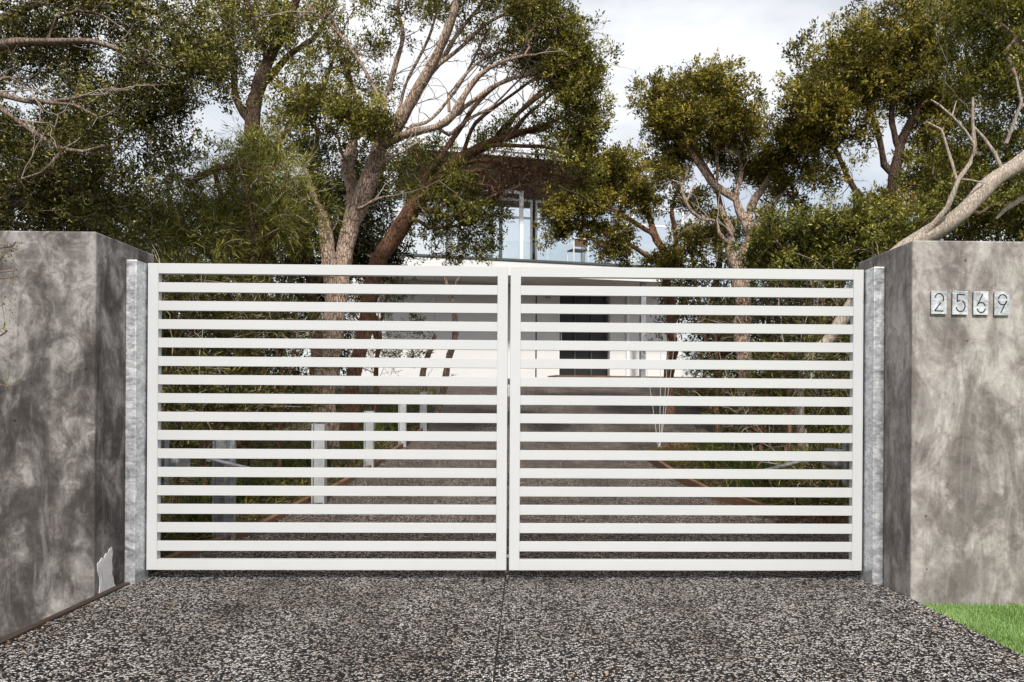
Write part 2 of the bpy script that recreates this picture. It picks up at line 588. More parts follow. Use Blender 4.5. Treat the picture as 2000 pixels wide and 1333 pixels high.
REY += [REY[-1] + 2.0, 30]
REX += [REX[-1] + .5, REX[-1] + .8]


def front_z(x, y):
    """Ground beside the driveway, in front of the pillars."""
    if y > -0.30:
        return gz(y)
    if x < -2.2:
        return -0.48
    if x > 2.19:
        return -0.065
    return 0.0


rng = np.random.default_rng(4)
gx = np.unique(np.concatenate([np.linspace(-300, -12, 14), np.arange(-12, 12.01, 0.5), [-2.26, -2.2, 2.15, 2.19], np.linspace(12, 300, 14)]))
gyv = np.unique(np.concatenate([np.linspace(-60, -6, 10), np.arange(-6, 20, 0.5), [-.36, -.30], np.linspace(20, 500, 18)]))
verts, faces = [], []
for yy in gyv:
    for xx in gx:
        z = front_z(xx, yy) - 0.05
        if yy > 0.6 and not (left_edge(yy) - .3 < xx < right_edge(yy) + .3):
            z += 0.05 + 0.06 * math.sin(xx * 2.3 + yy * 1.1) * math.sin(yy * 1.7 - xx)
        verts.append((xx, yy, z))
nx = len(gx)
for j in range(len(gyv) - 1):
    for i in range(nx - 1):
        faces.append((j * nx + i, j * nx + i + 1, (j + 1) * nx + i + 1, (j + 1) * nx + i))
gm = bpy.data.meshes.new('ground')
gm.from_pydata(verts, [], faces)
tag(link('ground', gm, None, M['soil']), kind='structure')

# ---- driveway: two slabs in front with a control joint between, one sweep behind the gate
def drive_sheet(name, ys, xl, xr, nxs, z_off=0.0, mat='aggregate'):
    vs, fs = [], []
    for y in ys:
        a, b = xl(y), xr(y)
        for i in range(nxs + 1):
            x = a + (b - a) * i / nxs
            vs.append((x, y, gz(y) + z_off))
    w = nxs + 1
    for j in range(len(ys) - 1):
        for i in range(nxs):
            fs.append((j * w + i, j * w + i + 1, (j + 1) * w + i + 1, (j + 1) * w + i))
    # skirt down the sides
    n0 = len(vs)
    for y in ys:
        vs.append((xl(y), y, gz(y) + z_off - .12))
        vs.append((xr(y), y, gz(y) + z_off - .12))
    for j in range(len(ys) - 1):
        fs.append((j * w, (j + 1) * w, n0 + 2 * j + 2, n0 + 2 * j))
        fs.append((j * w + nxs, n0 + 2 * j + 1, n0 + 2 * j + 3, (j + 1) * w + nxs))
    me = bpy.data.meshes.new(name)
    me.from_pydata(vs, [], fs)
    return tag(link(name, me, None, M[mat]), kind='structure')


ja, jb = on_ground(985, 1150), on_ground(964, 1333)


def joint_x(y):
    return ja.x + (jb.x - ja.x) * (y - ja.y) / (jb.y - ja.y)


ys_front = [-30, -12, -6, -4, -3, -2, -1, -0.5, 0.0, 0.12]
drive_sheet('driveway', ys_front, lambda y: -2.147, lambda y: joint_x(y) - .0035, 4)
drive_sheet('driveway', ys_front, lambda y: joint_x(y) + .0035, lambda y: 2.19 if y < -.46 else 2.176, 4)
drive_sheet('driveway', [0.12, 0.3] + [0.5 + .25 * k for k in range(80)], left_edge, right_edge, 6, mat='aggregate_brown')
jm = MB()
for a, b in zip(ys_front[:-1], ys_front[1:]):
    jm.add([(joint_x(a) - .006, a, -.012), (joint_x(a) + .006, a, -.012), (joint_x(b) + .006, b, -.012), (joint_x(b) - .006, b, -.012)], [(0, 1, 2, 3)])
tag(jm.build('driveway_joint', M['joint']), kind='structure')


def edging(name, pts, w, h, mat, label, depth=.2):
    m = MB()
    for a, b in zip(pts[:-1], pts[1:]):
        a, b = Vector(a), Vector(b)
        t = (b - a)
        t.z = 0
        t.normalize()
        s = Vector((t.y, -t.x, 0)) * w / 2
        vs = []
        for p, e in ((a, -.004), (b, .004)):
            p = p + t * e
            for q, z in ((-s, -depth), (s, -depth), (s, h), (-s, h)):
                vs.append((p.x + q.x, p.y + q.y, p.z + z))
        m.add(vs, [(0, 1, 2, 3), (7, 6, 5, 4), (0, 4, 5, 1), (1, 5, 6, 2), (2, 6, 7, 3), (3, 7, 4, 0)])
    o = m.build(name, mat, bevel=.004)
    return tag(o, label, 'edging')


edging('timber_edging', [(-2.167, -7, 0), (-2.167, -3, 0), (-2.167, -0.135, 0)], .038, .012, M['edging'],
       'dark timber edging board between gravel driveway and left concrete pillar', .5)
edging('timber_edging', [(left_edge(y) - .03, y, gz(y)) for y in np.arange(0.25, 9.0, .5)], .05, .05, M['edging_warm'],
       'brown timber edging along left side of driveway behind the gate')
edging('timber_edging', [(p.x + .02, p.y, p.z) for p in rpts] + [(p.x, p.y, p.z) for p in rback], .05, .09, M['edging_warm'],
       'warm brown timber edging of right garden bed behind the gate')
edging('timber_edging', [(p.x + .03, p.y, p.z) for p in r2[:3]], .05, .09, M['edging_warm'],
       'far timber edging of garden bed beside the house on the right')

# ---- turf strip in front of the right pillar
tb = MB().box((2.2, -8, -.2), (9, -0.455, -.05))
tag(tb.build('turf_strip', M['turf_base']), kind='structure')
n = 60000
tx = 2.185 + rng.random(n) ** 1.4 * 1.6
ty = -0.46 - rng.random(n) * 1.9
h = .018 + .02 * rng.random(n)
ang = rng.random(n) * 2 * math.pi
w = .0022 + .0015 * rng.random(n)
lean = (rng.random((n, 2)) - .5) * .03
base = np.stack([tx, ty, np.full(n, -.052)], 1)
dxy = np.stack([np.cos(ang) * w, np.sin(ang) * w, np.zeros(n)], 1)
tip = base + np.stack([lean[:, 0], lean[:, 1], h], 1)
V = np.stack([base - dxy, base + dxy, tip + dxy * .3, tip - dxy * .3], 1).reshape(-1, 3)
tone = np.clip(rng.random(n) * .7 + .3 * np.sin(tx * 9) * np.sin(ty * 7) * .5 + .1, 0, 1)
turf = link('turf_blades', np_mesh('turf_blades', V, np.arange(4 * n).reshape(-1, 4), M['turf'], tone))
tag(turf, 'bright green turf growing along the foot of right pillar', 'grass', kind='stuff')

# ================================================================ PILLARS
def pillar(name, x0, x1, y0, y1, z0, z1, mat, label):
    m = MB().box((x0, y0, z0), (x1, y1, z1))
    me = m.mesh(name, bevel=.008, seg=2)
    bm = bmesh.new()
    bm.from_mesh(me)
    bmesh.ops.subdivide_edges(bm, edges=bm.edges[:], cuts=3, use_grid_fill=True)
    bm.to_mesh(me)
    bm.free()
    return tag(link(name, me, None, mat), label, 'pillar')


pl = pillar('concrete_pillar', -3.05, -2.187, -0.451, 0.235, -0.9, 1.944, M['pillar_left'],
            'dark stained concrete pillar at the left of the gate')
pr = pillar('concrete_pillar', 2.192, 2.86, -0.451, 0.256, -0.3, 1.942, M['pillar_right'],
            'paler concrete pillar at the right carrying house number tiles')
# bare plaster patch low on the inner side of the left pillar
rnd = random.Random(3)
pp = [(-.405, .012), (-.395, .05), (-.40, .09), (-.42, .13), (-.425, .175), (-.40, .182), (-.38, .198), (-.355, .192), (-.335, .215), (-.315, .21), (-.295, .232), (-.27, .236), (-.262, .20), (-.27, .16), (-.262, .12), (-.268, .09), (-.25, .06), (-.245, .03), (-.225, .012)]
pm = MB()
pm.add([(-2.186, y, z) for y, z in pp] + [(-2.1835, y, z) for y, z in pp],
       [tuple(range(len(pp), 2 * len(pp)))] + [(i, (i + 1) % len(pp), len(pp) + (i + 1) % len(pp), len(pp) + i) for i in range(len(pp))])
o = pm.build('plaster_patch', M['plaster_patch'], pl)
o['label'] = 'pale bare plaster patch low on the inner side'

# ---- house number tiles
def arc(cx, cy, rx, ry, a0, a1, n=14):
    return [(cx + rx * math.cos(R(a0 + (a1 - a0) * k / n)), cy + ry * math.sin(R(a0 + (a1 - a0) * k / n))) for k in range(n + 1)]


# digit strokes in tile units (x right, y up, tile is 30 wide, 46 high)
DIG = {
    '2': [arc(15.5, 30.5, 8.6, 10, 172, -28), [(18.5, 22.8), (7, 7.0)], [(6.4, 6.7), (24, 6.0)]],
    '5': [[(8.2, 39.5), (24.5, 39.3)], [(9.3, 39.5), (9.3, 25.5)], [(9.3, 25.2), (12, 27.3), (15.2, 28)], arc(15.8, 17.2, 8.7, 11, 70, -168, 20)],
    '6': [[(18.5, 40.5), (8.4, 20.5), (7.6, 18)], arc(15.6, 14.8, 8.6, 9.6, 132, 16), arc(15.6, 14.6, 8.6, 10, -12, -168)],
    '9': [arc(16, 30.8, 8.6, 9.5, 12, 170), arc(16, 30.4, 8.6, 9.6, 190, 345), [(24.2, 28.2), (20, 20), (12.5, 5.0)]],
}


def stroke(m, pts, w, y, M4):
    n = len(pts)
    L = []
    for i, (x, z) in enumerate(pts):
        a, b = pts[max(i - 1, 0)], pts[min(i + 1, n - 1)]
        dx, dz = b[0] - a[0], b[1] - a[1]
        l = math.hypot(dx, dz) or 1
        nx_, nz_ = -dz / l * w / 2, dx / l * w / 2
        L.append(((x + nx_, z + nz_), (x - nx_, z - nz_)))
    vs = []
    for (a, b) in L:
        for q in (a, b):
            vs.append(M4 @ Vector((q[0], 0, q[1])))
            vs.append(M4 @ Vector((q[0], -1.0, q[1])))
    fs = []
    for i in range(n - 1):
        a, b = 4 * i, 4 * i + 4
        fs += [(a + 1, a + 3, b + 3, b + 1), (a, a + 1, b + 1, b), (a + 3, a + 2, b + 2, b + 3)]
    fs += [(0, 2, 3, 1), (4 * n - 4, 4 * n - 3, 4 * n - 1, 4 * n - 2)]
    m.add(vs, fs)


for ch, (xa, ya, xb, yb) in {'2': (1818.5, 568, 1849, 614), '5': (1860, 569, 1890.5, 615), '6': (1901, 569.5, 1930.5, 615.5), '9': (1942, 570, 1972, 616.5)}.items():
    a, b = on_plane(xa, yb, -0.463), on_plane(xb, ya, -0.463)
    yf = -0.451
    t = empty('house_number_tile', (a.x, yf, a.z), 'silver metal house number tile cut with a %s' % {'2': 'two', '5': 'five', '6': 'six', '9': 'nine'}[ch], 'number tile', 'house number tiles on right pillar')
    wd, hd = b.x - a.x, b.z - a.z
    MB().box((a.x, yf - .014, a.z), (b.x, yf - .006, b.z)).build('plate', M['tile'], t, bevel=.0012)
    MB().box((a.x + .01, yf - .0055, a.z + .02), (b.x - .01, yf + .002, b.z - .02)).build('spacer', M['ink'], t)
    dm = MB()
    M4 = Matrix.Translation((a.x, yf - .0142, a.z)) @ Matrix.Diagonal((wd / 30.5, 0.0006, hd / 46.5, 1))
    for st in DIG[ch]:
        stroke(dm, st, 2.3, 0, M4)
    dm.build('digit', M['ink'], t)

# ================================================================ GATE
G0, GH, GW, GAP, ST = 0.0534, 1.8, 4.2367, 0.016, 0.061
slat_pitch = 36.5 / 602.0 * GH
slat_h = 19.0 / 602 * GH
first = 35.9 / 602 * GH                 # top of gate to top of first slat... top rail + first opening
rail = 0.060


def gate_leaf(x0, x1, label):
    t = empty('gate_leaf', ((x0 + x1) / 2, 0, G0), label, 'gate', 'leaves of the driveway gate')
    for xa in (x0, x1 - ST):
        MB().box((xa, 0, G0), (xa + ST, .05, G0 + GH)).build('stile', M['gate_white'], t, bevel=.0015)
    for za in (G0, G0 + GH - rail):
        MB().box((x0 + ST, .0004, za), (x1 - ST, .0496, za + rail)).build('rail', M['gate_white'], t, bevel=.0012)
    n_ = 15
    open_h = (GH - 2 * rail - n_ * slat_h) / (n_ + 1)
    sm = MB().box((x0 + ST, .0022, 0), (x1 - ST, .028, slat_h)).mesh('slat', bevel=.0012)
    sm.materials.append(M['gate_white'])
    for k in range(n_):
        z = G0 + rail + open_h + k * (slat_h + open_h)
        o = link('slat', sm, t)
        o.location = (0, 0, z)
    return t


gl = gate_leaf(-GW / 2, -GAP / 2, 'white slatted gate leaf hung beside the left pillar')
grt = gate_leaf(GAP / 2, GW / 2, 'white slatted gate leaf hung beside the right pillar')
MB().box((-.006, .03, G0 + 1.03), (.010, .046, G0 + 1.10)).build('latch', M['galv'], gl)
MB().box((-.007, .03, G0 + .07), (.009, .044, G0 + .085)).build('latch', M['galv'], gl)


def gate_post(x0, x1, inner, label):
    t = empty('gate_post', ((x0 + x1) / 2, -.08, 0), label, 'post', 'galvanised gate posts')
    MB().box((x0, -.125, -.25), (x1, .045, 1.852)).build('shaft', M['galv'], t, bevel=.005, seg=2)
    s = 1 if inner == x1 else -1
    for z in (1.73, .93, .14):
        for y in (-.06,):
            m = MB()
            m.tube([(inner, y, z), (inner + s * .007, y, z)], .007, 6)
            m.build('bolt', M['bolt'], t)
    for z in (1.55, .30):
        m = MB()
        m.tube([(inner + s * .0035, .02, z - .05), (inner + s * .0035, .02, z + .05)], .0032, 8)
        m.build('hinge_pin', M['galv_dull'], t)
    return t


gate_post(-2.186, -2.126, -2.126, 'galvanised steel gate post against the left pillar')
gate_post(2.126, 2.190, 2.126, 'galvanised steel gate post against the right pillar')


def opener(side, label):
    s = side
    hx = s * 2.06
    t = empty('gate_opener', (hx, .2, 0), label, 'gate opener', 'swing arms of the gate openers')
    if s < 0:
        pa, pb, pc = P(331, 898, 5.35), P(408, 896, 5.62), P(482, 914, 4.95)
    else:
        pa, pb, pc = P(1662, 889, 5.35), P(1574, 898, 5.62), P(1490, 920, 4.95)
    MB().box((hx + s * .012, .14, pa.z - .16), (hx + s * .042, .20, pa.z + .16)).build('bracket_post', M['galv_dull'], t, bevel=.004)
    MB().box((hx - .03, .205, pa.z - .06), (hx + .04, .40, pa.z + .05)).build('motor_housing', M['galv_dull'], t, bevel=.015, seg=2)
    for a, b in ((Vector((hx, pa.y, pa.z + .012)), pb + Vector((0, 0, .012))), (pb, pc)):
        ax = (b - a)
        q = ax.to_track_quat('X', 'Z').to_matrix().to_4x4()
        MB().box((0, -.02, -.005), (ax.length, .02, .005), Matrix.Translation(a) @ q).build('arm', M['galv'], t, bevel=.002)
    m = MB()
    m.tube([pb - Vector((0, 0, .02)), pb + Vector((0, 0, .03))], .018, 10)
    m.build('elbow_pin', M['bolt'], t)
    MB().box((pc.x - .04, .0515, pc.z - .03), (pc.x + .04, pc.y + .02, pc.z + .0)).build('gate_bracket', M['galv_dull'], t, bevel=.003)
    return t


opener(-1, 'grey swing arm opener behind the left gate leaf')
opener(1, 'grey swing arm opener behind the right gate leaf')

# ---- H-section steel posts beside the driveway
def h_post(px, base_y, top_y, half_px, mat, label, name='steel_post', group='steel posts along the driveway'):
    b = on_ground(px, base_y)
    d = (b.y + 4.81)
    hw = half_px * d / F * .86
    ztop = P(px, top_y, d).z
    t = empty(name, (b.x, b.y, b.z), label, 'post', group)
    for sx in (-1, 1):
        MB().box((b.x + sx * hw - (0 if sx > 0 else 0) - .006, b.y - hw, b.z - .2), (b.x + sx * hw + .006, b.y + hw, ztop)).build('flange', mat, t, bevel=.001)
    MB().box((b.x - hw + .007, b.y - .005, b.z - .2), (b.x + hw - .007, b.y + .005, ztop - .001)).build('web', mat, t)
    return t


M['post_white'] = mat_plain('weathered_white_steel', (.37, .38, .385), 0.5, var=.22, scale=8)
h_post(623, 982, 828, 13, M['post_white'], 'nearest white steel post at left edge of the driveway')
h_post(721, 917, 803, 9.5, M['post_white'], 'second nearest white steel post left of the driveway')
h_post(786, 873, 788, 7.5, M['post_white'], 'third white steel post left of the driveway, before the leaning trunk')
h_post(827, 843, 766, 6.5, M['post_white'], 'fourth white steel post, second farthest along the driveway')
h_post(858, 818, 766, 5, M['post_white'], 'farthest and smallest white steel post along the driveway')
h_post(431, 1060, 845, 13, M['galv_dull'], 'grey galvanised steel post close behind the left gate leaf')
h_post(452, 1058, 845, 6, M['galv_dull'], 'narrow grey steel post beside the wider one behind gate')

# ================================================================ HOUSE
HA = R(13)
HU = Vector((math.cos(HA), math.sin(HA), 0))
HN = Vector((-math.sin(HA), math.cos(HA), 0))          # pointing away from the camera
HO = P(1000, 742, 20.6)
HO.z = 0
HM = Matrix(((HU.x, HN.x, 0, HO.x), (HU.y, HN.y, 0, HO.y), (0, 0, 1, 0), (0, 0, 0, 1)))


def hp(px, py, back):
    """(u, z) on the vertical house plane `back` metres behind the deck edge."""
    a, b = P(px, py, 1.0), P(px, py, 2.0)
    dr = b - a
    o_ = HO + HN * back
    k = (o_ - a).dot(HN) / dr.dot(HN)
    q = a + dr * k
    return (q - HO).dot(HU), q.z


def hbox(name, u0, u1, v0, v1, z0, z1, mat, parent, bevel=.004):
    return MB().box((u0, v0, z0), (u1, v1, z1), HM).build(name, mat, parent, bevel=bevel)


base_z = gz(HO.y + 1.4) - .05
house = empty('house', (HO.x, HO.y, base_z), 'modern two-storey house with white walls and timber eaves behind the trees', 'house')
WB = 1.5                                                  # lower wall stands this far behind the deck edge
uL, _ = hp(686, 700, WB)
uS, _ = hp(1047, 700, WB)
uD0, zD1 = hp(1091, 552, WB)
uD1, zD0 = hp(1191, 735, WB)
uR, _ = hp(1330, 700, WB)
_, deck_z = hp(1000, 508, 0)
slab_b = deck_z - .40
hbox('wall_panel', uL, uS - .02, WB, WB + .2, base_z - .5, slab_b - .003, M['white_render'], house)
hbox('wall_panel', uS + .02, uD0, WB, WB + .2, base_z - .5, slab_b - .003, M['white_render'], house)
hbox('wall_panel', uD1, uR, WB, WB + .2, base_z - .5, slab_b - .003, M['white_render'], house)
hbox('wall_joint', uS - .02, uS + .02, WB + .05, WB + .15, base_z - .5, slab_b - .003, M['dark_door'], house)
hbox('lintel', uD0, uD1, WB, WB + .2, zD1, slab_b - .003, M['white_render'], house)
dr_ = hbox('door', uD0 + .04, uD1 - .04, WB + .25, WB + .3, zD0 - .1, zD1 - .04, M['dark_door'], house)
for q in (0.36, 0.68):
    uu = uD0 + (uD1 - uD0) * q
    hbox('door_stile', uu - .02, uu + .02, WB + .2, WB + .249, zD0, zD1 - .05, M['fascia_dark'], dr_)
hbox('door_frame', uD0, uD0 + .035, WB - .01, WB + .24, zD0 - .1, zD1, M['white_frame'], dr_)
hbox('door_step', uD0 - .3, uR + .6, WB - .9, WB - .01, base_z - .5, zD0 - .02, M['soffit'], house)
hbox('inner_wall', uL, uR, WB + 3, WB + 3.1, base_z, deck_z + 2.4, M['interior'], house)
hbox('side_wall', uL, uL + .2, WB + .21, WB + 6, base_z - .5, slab_b - .003, M['white_render'], house)
hk = (zD0 + 1.0)
hbox('door_handle', uD0 + .12, uD0 + .15, WB + .17, WB + .2, hk - .25, hk + .25, M['galv'], dr_)
uP, _ = hp(1225, 640, WB)
hbox('downpipe', uP - .04, uP + .04, WB - .09, WB - .01, base_z - .3, slab_b - .004, M['white_frame'], house)
uW, _ = hp(1070, 640, WB)
hbox('wall_lamp', uW - .06, uW + .06, WB - .11, WB - .003, zD1 - .45, zD1 - .2, M['galv_dull'], house)
# deck slab with dark flashing on its edge
uDL, _ = hp(740, 505, 0)
uDR, _ = hp(1345, 505, 0)
hbox('deck_slab', uDL, uDR, 0, 7, slab_b, deck_z - .03, M['white_render'], house)
hbox('deck_flashing', uDL - .03, uDR + .03, -.03, 7.02, deck_z - .028, deck_z + .03, M['fascia_dark'], house)
# steel columns under the deck edge
for px, w_ in ((1256, .07),):
    u, _ = hp(px, 600, .3)
    hbox('column', u - w_, u + w_, .25, .25 + 2 * w_, gz(HO.y) - .3, slab_b - .002, M['galv_dull'], house)
# upper glazing
GB = 2.6
zH = hp(1060, 392, GB)[1]
bar = []
panes = [(700, 790), (790, 880), (880, 960), (960, 1040), (1046, 1140), (1140, 1235), (1235, 1335)]
for (pa, pb) in panes:
    u0, _ = hp(pa, 450, GB)
    u1, _ = hp(pb, 450, GB)
    f = MB()
    e = .055
    f.box((u0, GB, deck_z + .031), (u0 + e, GB + .08, zH), HM)
    f.box((u1 - e, GB, deck_z + .031), (u1, GB + .08, zH), HM)
    f.box((u0 + e, GB, zH - e), (u1 - e, GB + .08, zH - .0005), HM)
    f.box((u0 + e, GB, deck_z + .031), (u1 - e, GB + .08, deck_z + .10), HM)
    wnd = f.build('window', M['white_frame'], house)
    zt = hp(1060, 428, GB)[1]
    hbox('transom', u0 + e, u1 - e, GB + .01, GB + .07, zt - .03, zt + .03, M['white_frame'], wnd)
    hbox('pane', u0 + e, u1 - e, GB + .035, GB + .045, deck_z + .10, zt - .03, M['glass'], wnd, 0)
    hbox('pane', u0 + e, u1 - e, GB + .035, GB + .045, zt + .03, zH - e, M['glass'], wnd, 0)
# white portal frame on the deck, in front of the glazing
u0, _ = hp(1015, 450, 1.2)
u1, _ = hp(1021, 450, 1.2)
zP = hp(1018, 373, 1.2)[1]
uA, _ = hp(905, 373, 1.2)
hbox('portal_post', u0, u1 + .02, 1.2, 1.28, deck_z + .031, zP, M['white_frame'], house)
hbox('portal_beam', uA, u0 - .003, 1.2, 1.28, zP - .08, zP - .002, M['white_frame'], house)
hbox('portal_post', uA - .08, uA - .003, 1.2, 1.28, deck_z + .031, zP, M['white_frame'], house)
# roof: timber lined eaves and pale metal edge
zS = zH + .02
zE = hp(1000, 302, 0)[1]
uRL, _ = hp(800, 300, 0)
uRR, _ = hp(1262, 300, 0)
nb = 14
for k in range(nb):
    v0 = .05 + (GB - .1) * k / nb
    v1 = .05 + (GB - .1) * (k + 1) / nb - .012
    za = zE - .02 + (zS - zE + .02) * k / nb
    zb = zE - .02 + (zS - zE + .02) * (k + 1) / nb
    m = MB()
    m.add([HM @ Vector(p) for p in ((uRL, v0, za), (uRR, v0, za), (uRR, v1, zb), (uRL, v1, zb), (uRL, v0, za + .03), (uRR, v0, za + .03), (uRR, v1, zb + .03), (uRL, v1, zb + .03))],
          [(3, 2, 1, 0), (4, 5, 6, 7), (0, 1, 5, 4), (1, 2, 6, 5), (2, 3, 7, 6), (3, 0, 4, 7)])
    m.build('eaves_board', M['soffit'], house)
hbox('roof_slab', uRL, uRR, .04, 8, zE + .06, zE + .22, M['roof_metal'], house)
hbox('eaves_fascia', uRL - .02, uRR + .02, -.02, .035, zE - .06, zE + .05, M['roof_metal'], house)
hbox('roof_edge', uRL - .03, uRR + .03, -.06, .039, zE + .053, zE + .24, M['roof_metal'], house)
hbox('upper_back_wall', uL, uR, 6.5, 6.7, deck_z, zE + .05, M['interior'], house)
# glass balustrade on the deck edge
for (pa, pb) in ((905, 985), (988, 1068), (1071, 1150), (1153, 1232), (1235, 1315)):
    u0, _ = hp(pa, 500, .08)
    u1, _ = hp(pb, 500, .08)
    zt = deck_z + .95
    hbox('balustrade_panel', u0, u1, .08, .092, deck_z + .032, deck_z + .48, M['clear_glass'], house, 0)


def deck_chair(px, label, turn):
    u, _ = hp(px, 495, .75)
    c = HM @ Vector((u, .75, deck_z + .031))
    t = empty('deck_chair', c, label, 'chair', 'chairs on the upper deck')
    L = Matrix.Translation(c) @ Matrix.Rotation(HA + turn, 4, 'Z')
    for sx in (-.21, .21):
        for sy in (-.2, .2):
            MB().box((sx - .014, sy - .014, 0), (sx + .014, sy + .014, .44 if sy > 0 else .74), L).build('leg', M['white_frame'], t)
    MB().box((-.22, -.19, .42), (.22, .2, .455), L).build('seat', M['chair'], t, bevel=.01)
    MB().box((-.19, -.215, .50), (.19, -.19, .70), L).build('backrest', M['chair'], t, bevel=.008)
    MB().box((-.22, -.225, .705), (.22, -.18, .74), L).build('top_rail', M['white_frame'], t, bevel=.004)
    return t


deck_chair(1128, 'white framed chair with brown back on deck, nearest the white window mullion', .15)
deck_chair(1180, 'white framed chair on deck farther from the white mullion, behind the foliage', -.2)

# ================================================================ TREES
def catmull(pts, step):
    pts = np.array(pts, float)
    if len(pts) < 3:
        seg = np.linalg.norm(pts[1, :3] - pts[0, :3])
        n_ = max(2, int(seg / step))
        return np.array([pts[0] + (pts[1] - pts[0]) * k / n_ for k in range(n_ + 1)])
    ext = np.vstack([2 * pts[0] - pts[1], pts, 2 * pts[-1] - pts[-2]])
    out = []
    for i in range(1, len(ext) - 2):
        p0, p1, p2, p3 = ext[i - 1:i + 3]
        n_ = max(1, int(np.linalg.norm(p2[:3] - p1[:3]) / step))
        for k in range(n_):
            t = k / n_
            out.append(.5 * ((2 * p1) + (p2 - p0) * t + (2 * p0 - 5 * p1 + 4 * p2 - p3) * t * t + (3 * p1 - p0 - 3 * p2 + p3) * t ** 3))
    out.append(pts[-1])
    return np.array(out)


def ring_tube(pos, rad, nside, rg, rough):
    """Vertices and quads of one bark-wrapped tube."""
    m = len(pos)
    tan = np.gradient(pos, axis=0)
    tan /= np.linalg.norm(tan, axis=1)[:, None] + 1e-9
    a = np.cross(tan, np.array([.31, .2, .93]))
    a /= np.linalg.norm(a, axis=1)[:, None] + 1e-9
    b = np.cross(tan, a)
    w = np.linspace(0, 2 * np.pi, nside, endpoint=False)
    lob = 1 + rough * .7 * (np.sin(w * 2 + rg.random() * 6)[None, :] + .6 * np.sin(3 * w + rg.random() * 6)[None, :]) + rough * rg.normal(size=(m, nside)) * .28 + rough * .5 * rg.normal(size=(m, 1))
    rr = rad[:, None] * lob
    v = pos[:, None, :] + (a[:, None, :] * np.cos(w)[None, :, None] + b[:, None, :] * np.sin(w)[None, :, None]) * rr[:, :, None]
    i = np.arange(m - 1)[:, None] * nside
    k = np.arange(nside)[None, :]
    k2 = (k + 1) % nside
    q = np.stack([i + k, i + k2, i + nside + k2, i + nside + k], -1).reshape(-1, 4)
    return v.reshape(-1, 3), q


def make_leaves(C, outward, rc, nl, ll, lw, rg, tw=9, droop=0.0, spread=.55, tone_c=None):
    """Leaf quads on short shoots spraying out of each clump centre."""
    nC = len(C)
    d = rg.normal(size=(nC, tw, 3))
    d = d / np.linalg.norm(d, axis=2)[:, :, None]
    d = d + outward[:, None, :] * .55 + np.array([0, 0, .22 - droop])
    d = d / np.linalg.norm(d, axis=2)[:, :, None]
    L = rc * (.55 + .75 * rg.random((nC, tw)))
    pick = rg.integers(0, tw, size=(nC, nl))
    ii = np.arange(nC)[:, None]
    D = d[ii, pick]
    T = (.18 + .82 * rg.random((nC, nl)) ** .8) * L[ii, pick]
    pos = C[:, None, :] + D * T[..., None] + rg.normal(size=(nC, nl, 3)) * .018
    pos[..., 2] -= droop * T ** 2 / rc
    ax = D * (1 - spread) + rg.normal(size=(nC, nl, 3)) * spread * .75 + np.array([0, 0, .1 - droop * .5])
    ax /= np.linalg.norm(ax, axis=2)[..., None] + 1e-9
    sd = np.cross(ax, rg.normal(size=(nC, nl, 3)) * .6 + D * .5 + np.array([0, -.25, .75]))
    sd /= np.linalg.norm(sd, axis=2)[..., None] + 1e-9
    ln = ll * (.6 + .8 * rg.random((nC, nl)))[..., None]
    wd = lw * (.7 + .6 * rg.random((nC, nl)))[..., None]
    p0 = pos
    p2 = pos + ax * ln
    mid = pos + ax * ln * .5
    V = np.stack([p0, mid + sd * wd * .5, p2, mid - sd * wd * .5], 2).reshape(-1, 3)
    tn = rg.random((nC, nl)) * .55 + (rg.random((nC, 1)) * .42) + (tone_c[:, None] if tone_c is not None else 0.05)
    tn = np.clip(tn, 0, 1) ** 1.8
    return V, tn.ravel()


def blob_points(blobs, rg):
    """Clump centres: tufts of clumps scattered through each ellipsoid, so gaps stay between tufts."""
    C, O = [], []
    for (px, py, d, rx, ry, rd, n_) in blobs:
        c = np.array(P(px, py, d))
        S = np.array([rx * d / F, rd, ry * d / F])
        nk = max(2, int(n_ / 5.5))
        k = rg.normal(size=(nk, 3))
        k /= np.linalg.norm(k, axis=1)[:, None]
        k *= (rg.random(nk) ** .40)[:, None]
        own = rg.integers(0, nk, size=n_)
        tuft = np.minimum(.15 + .010 * d, S.mean() * .42)
        off = rg.normal(size=(n_, 3)) * tuft * np.array([.75, .75, .5])
        pts = c + k[own] * S + off
        C.append(pts)
        o_ = k[own] * .6 + off / (tuft + 1e-6) * .5
        O.append(o_)
    return np.vstack(C), np.vstack(O)


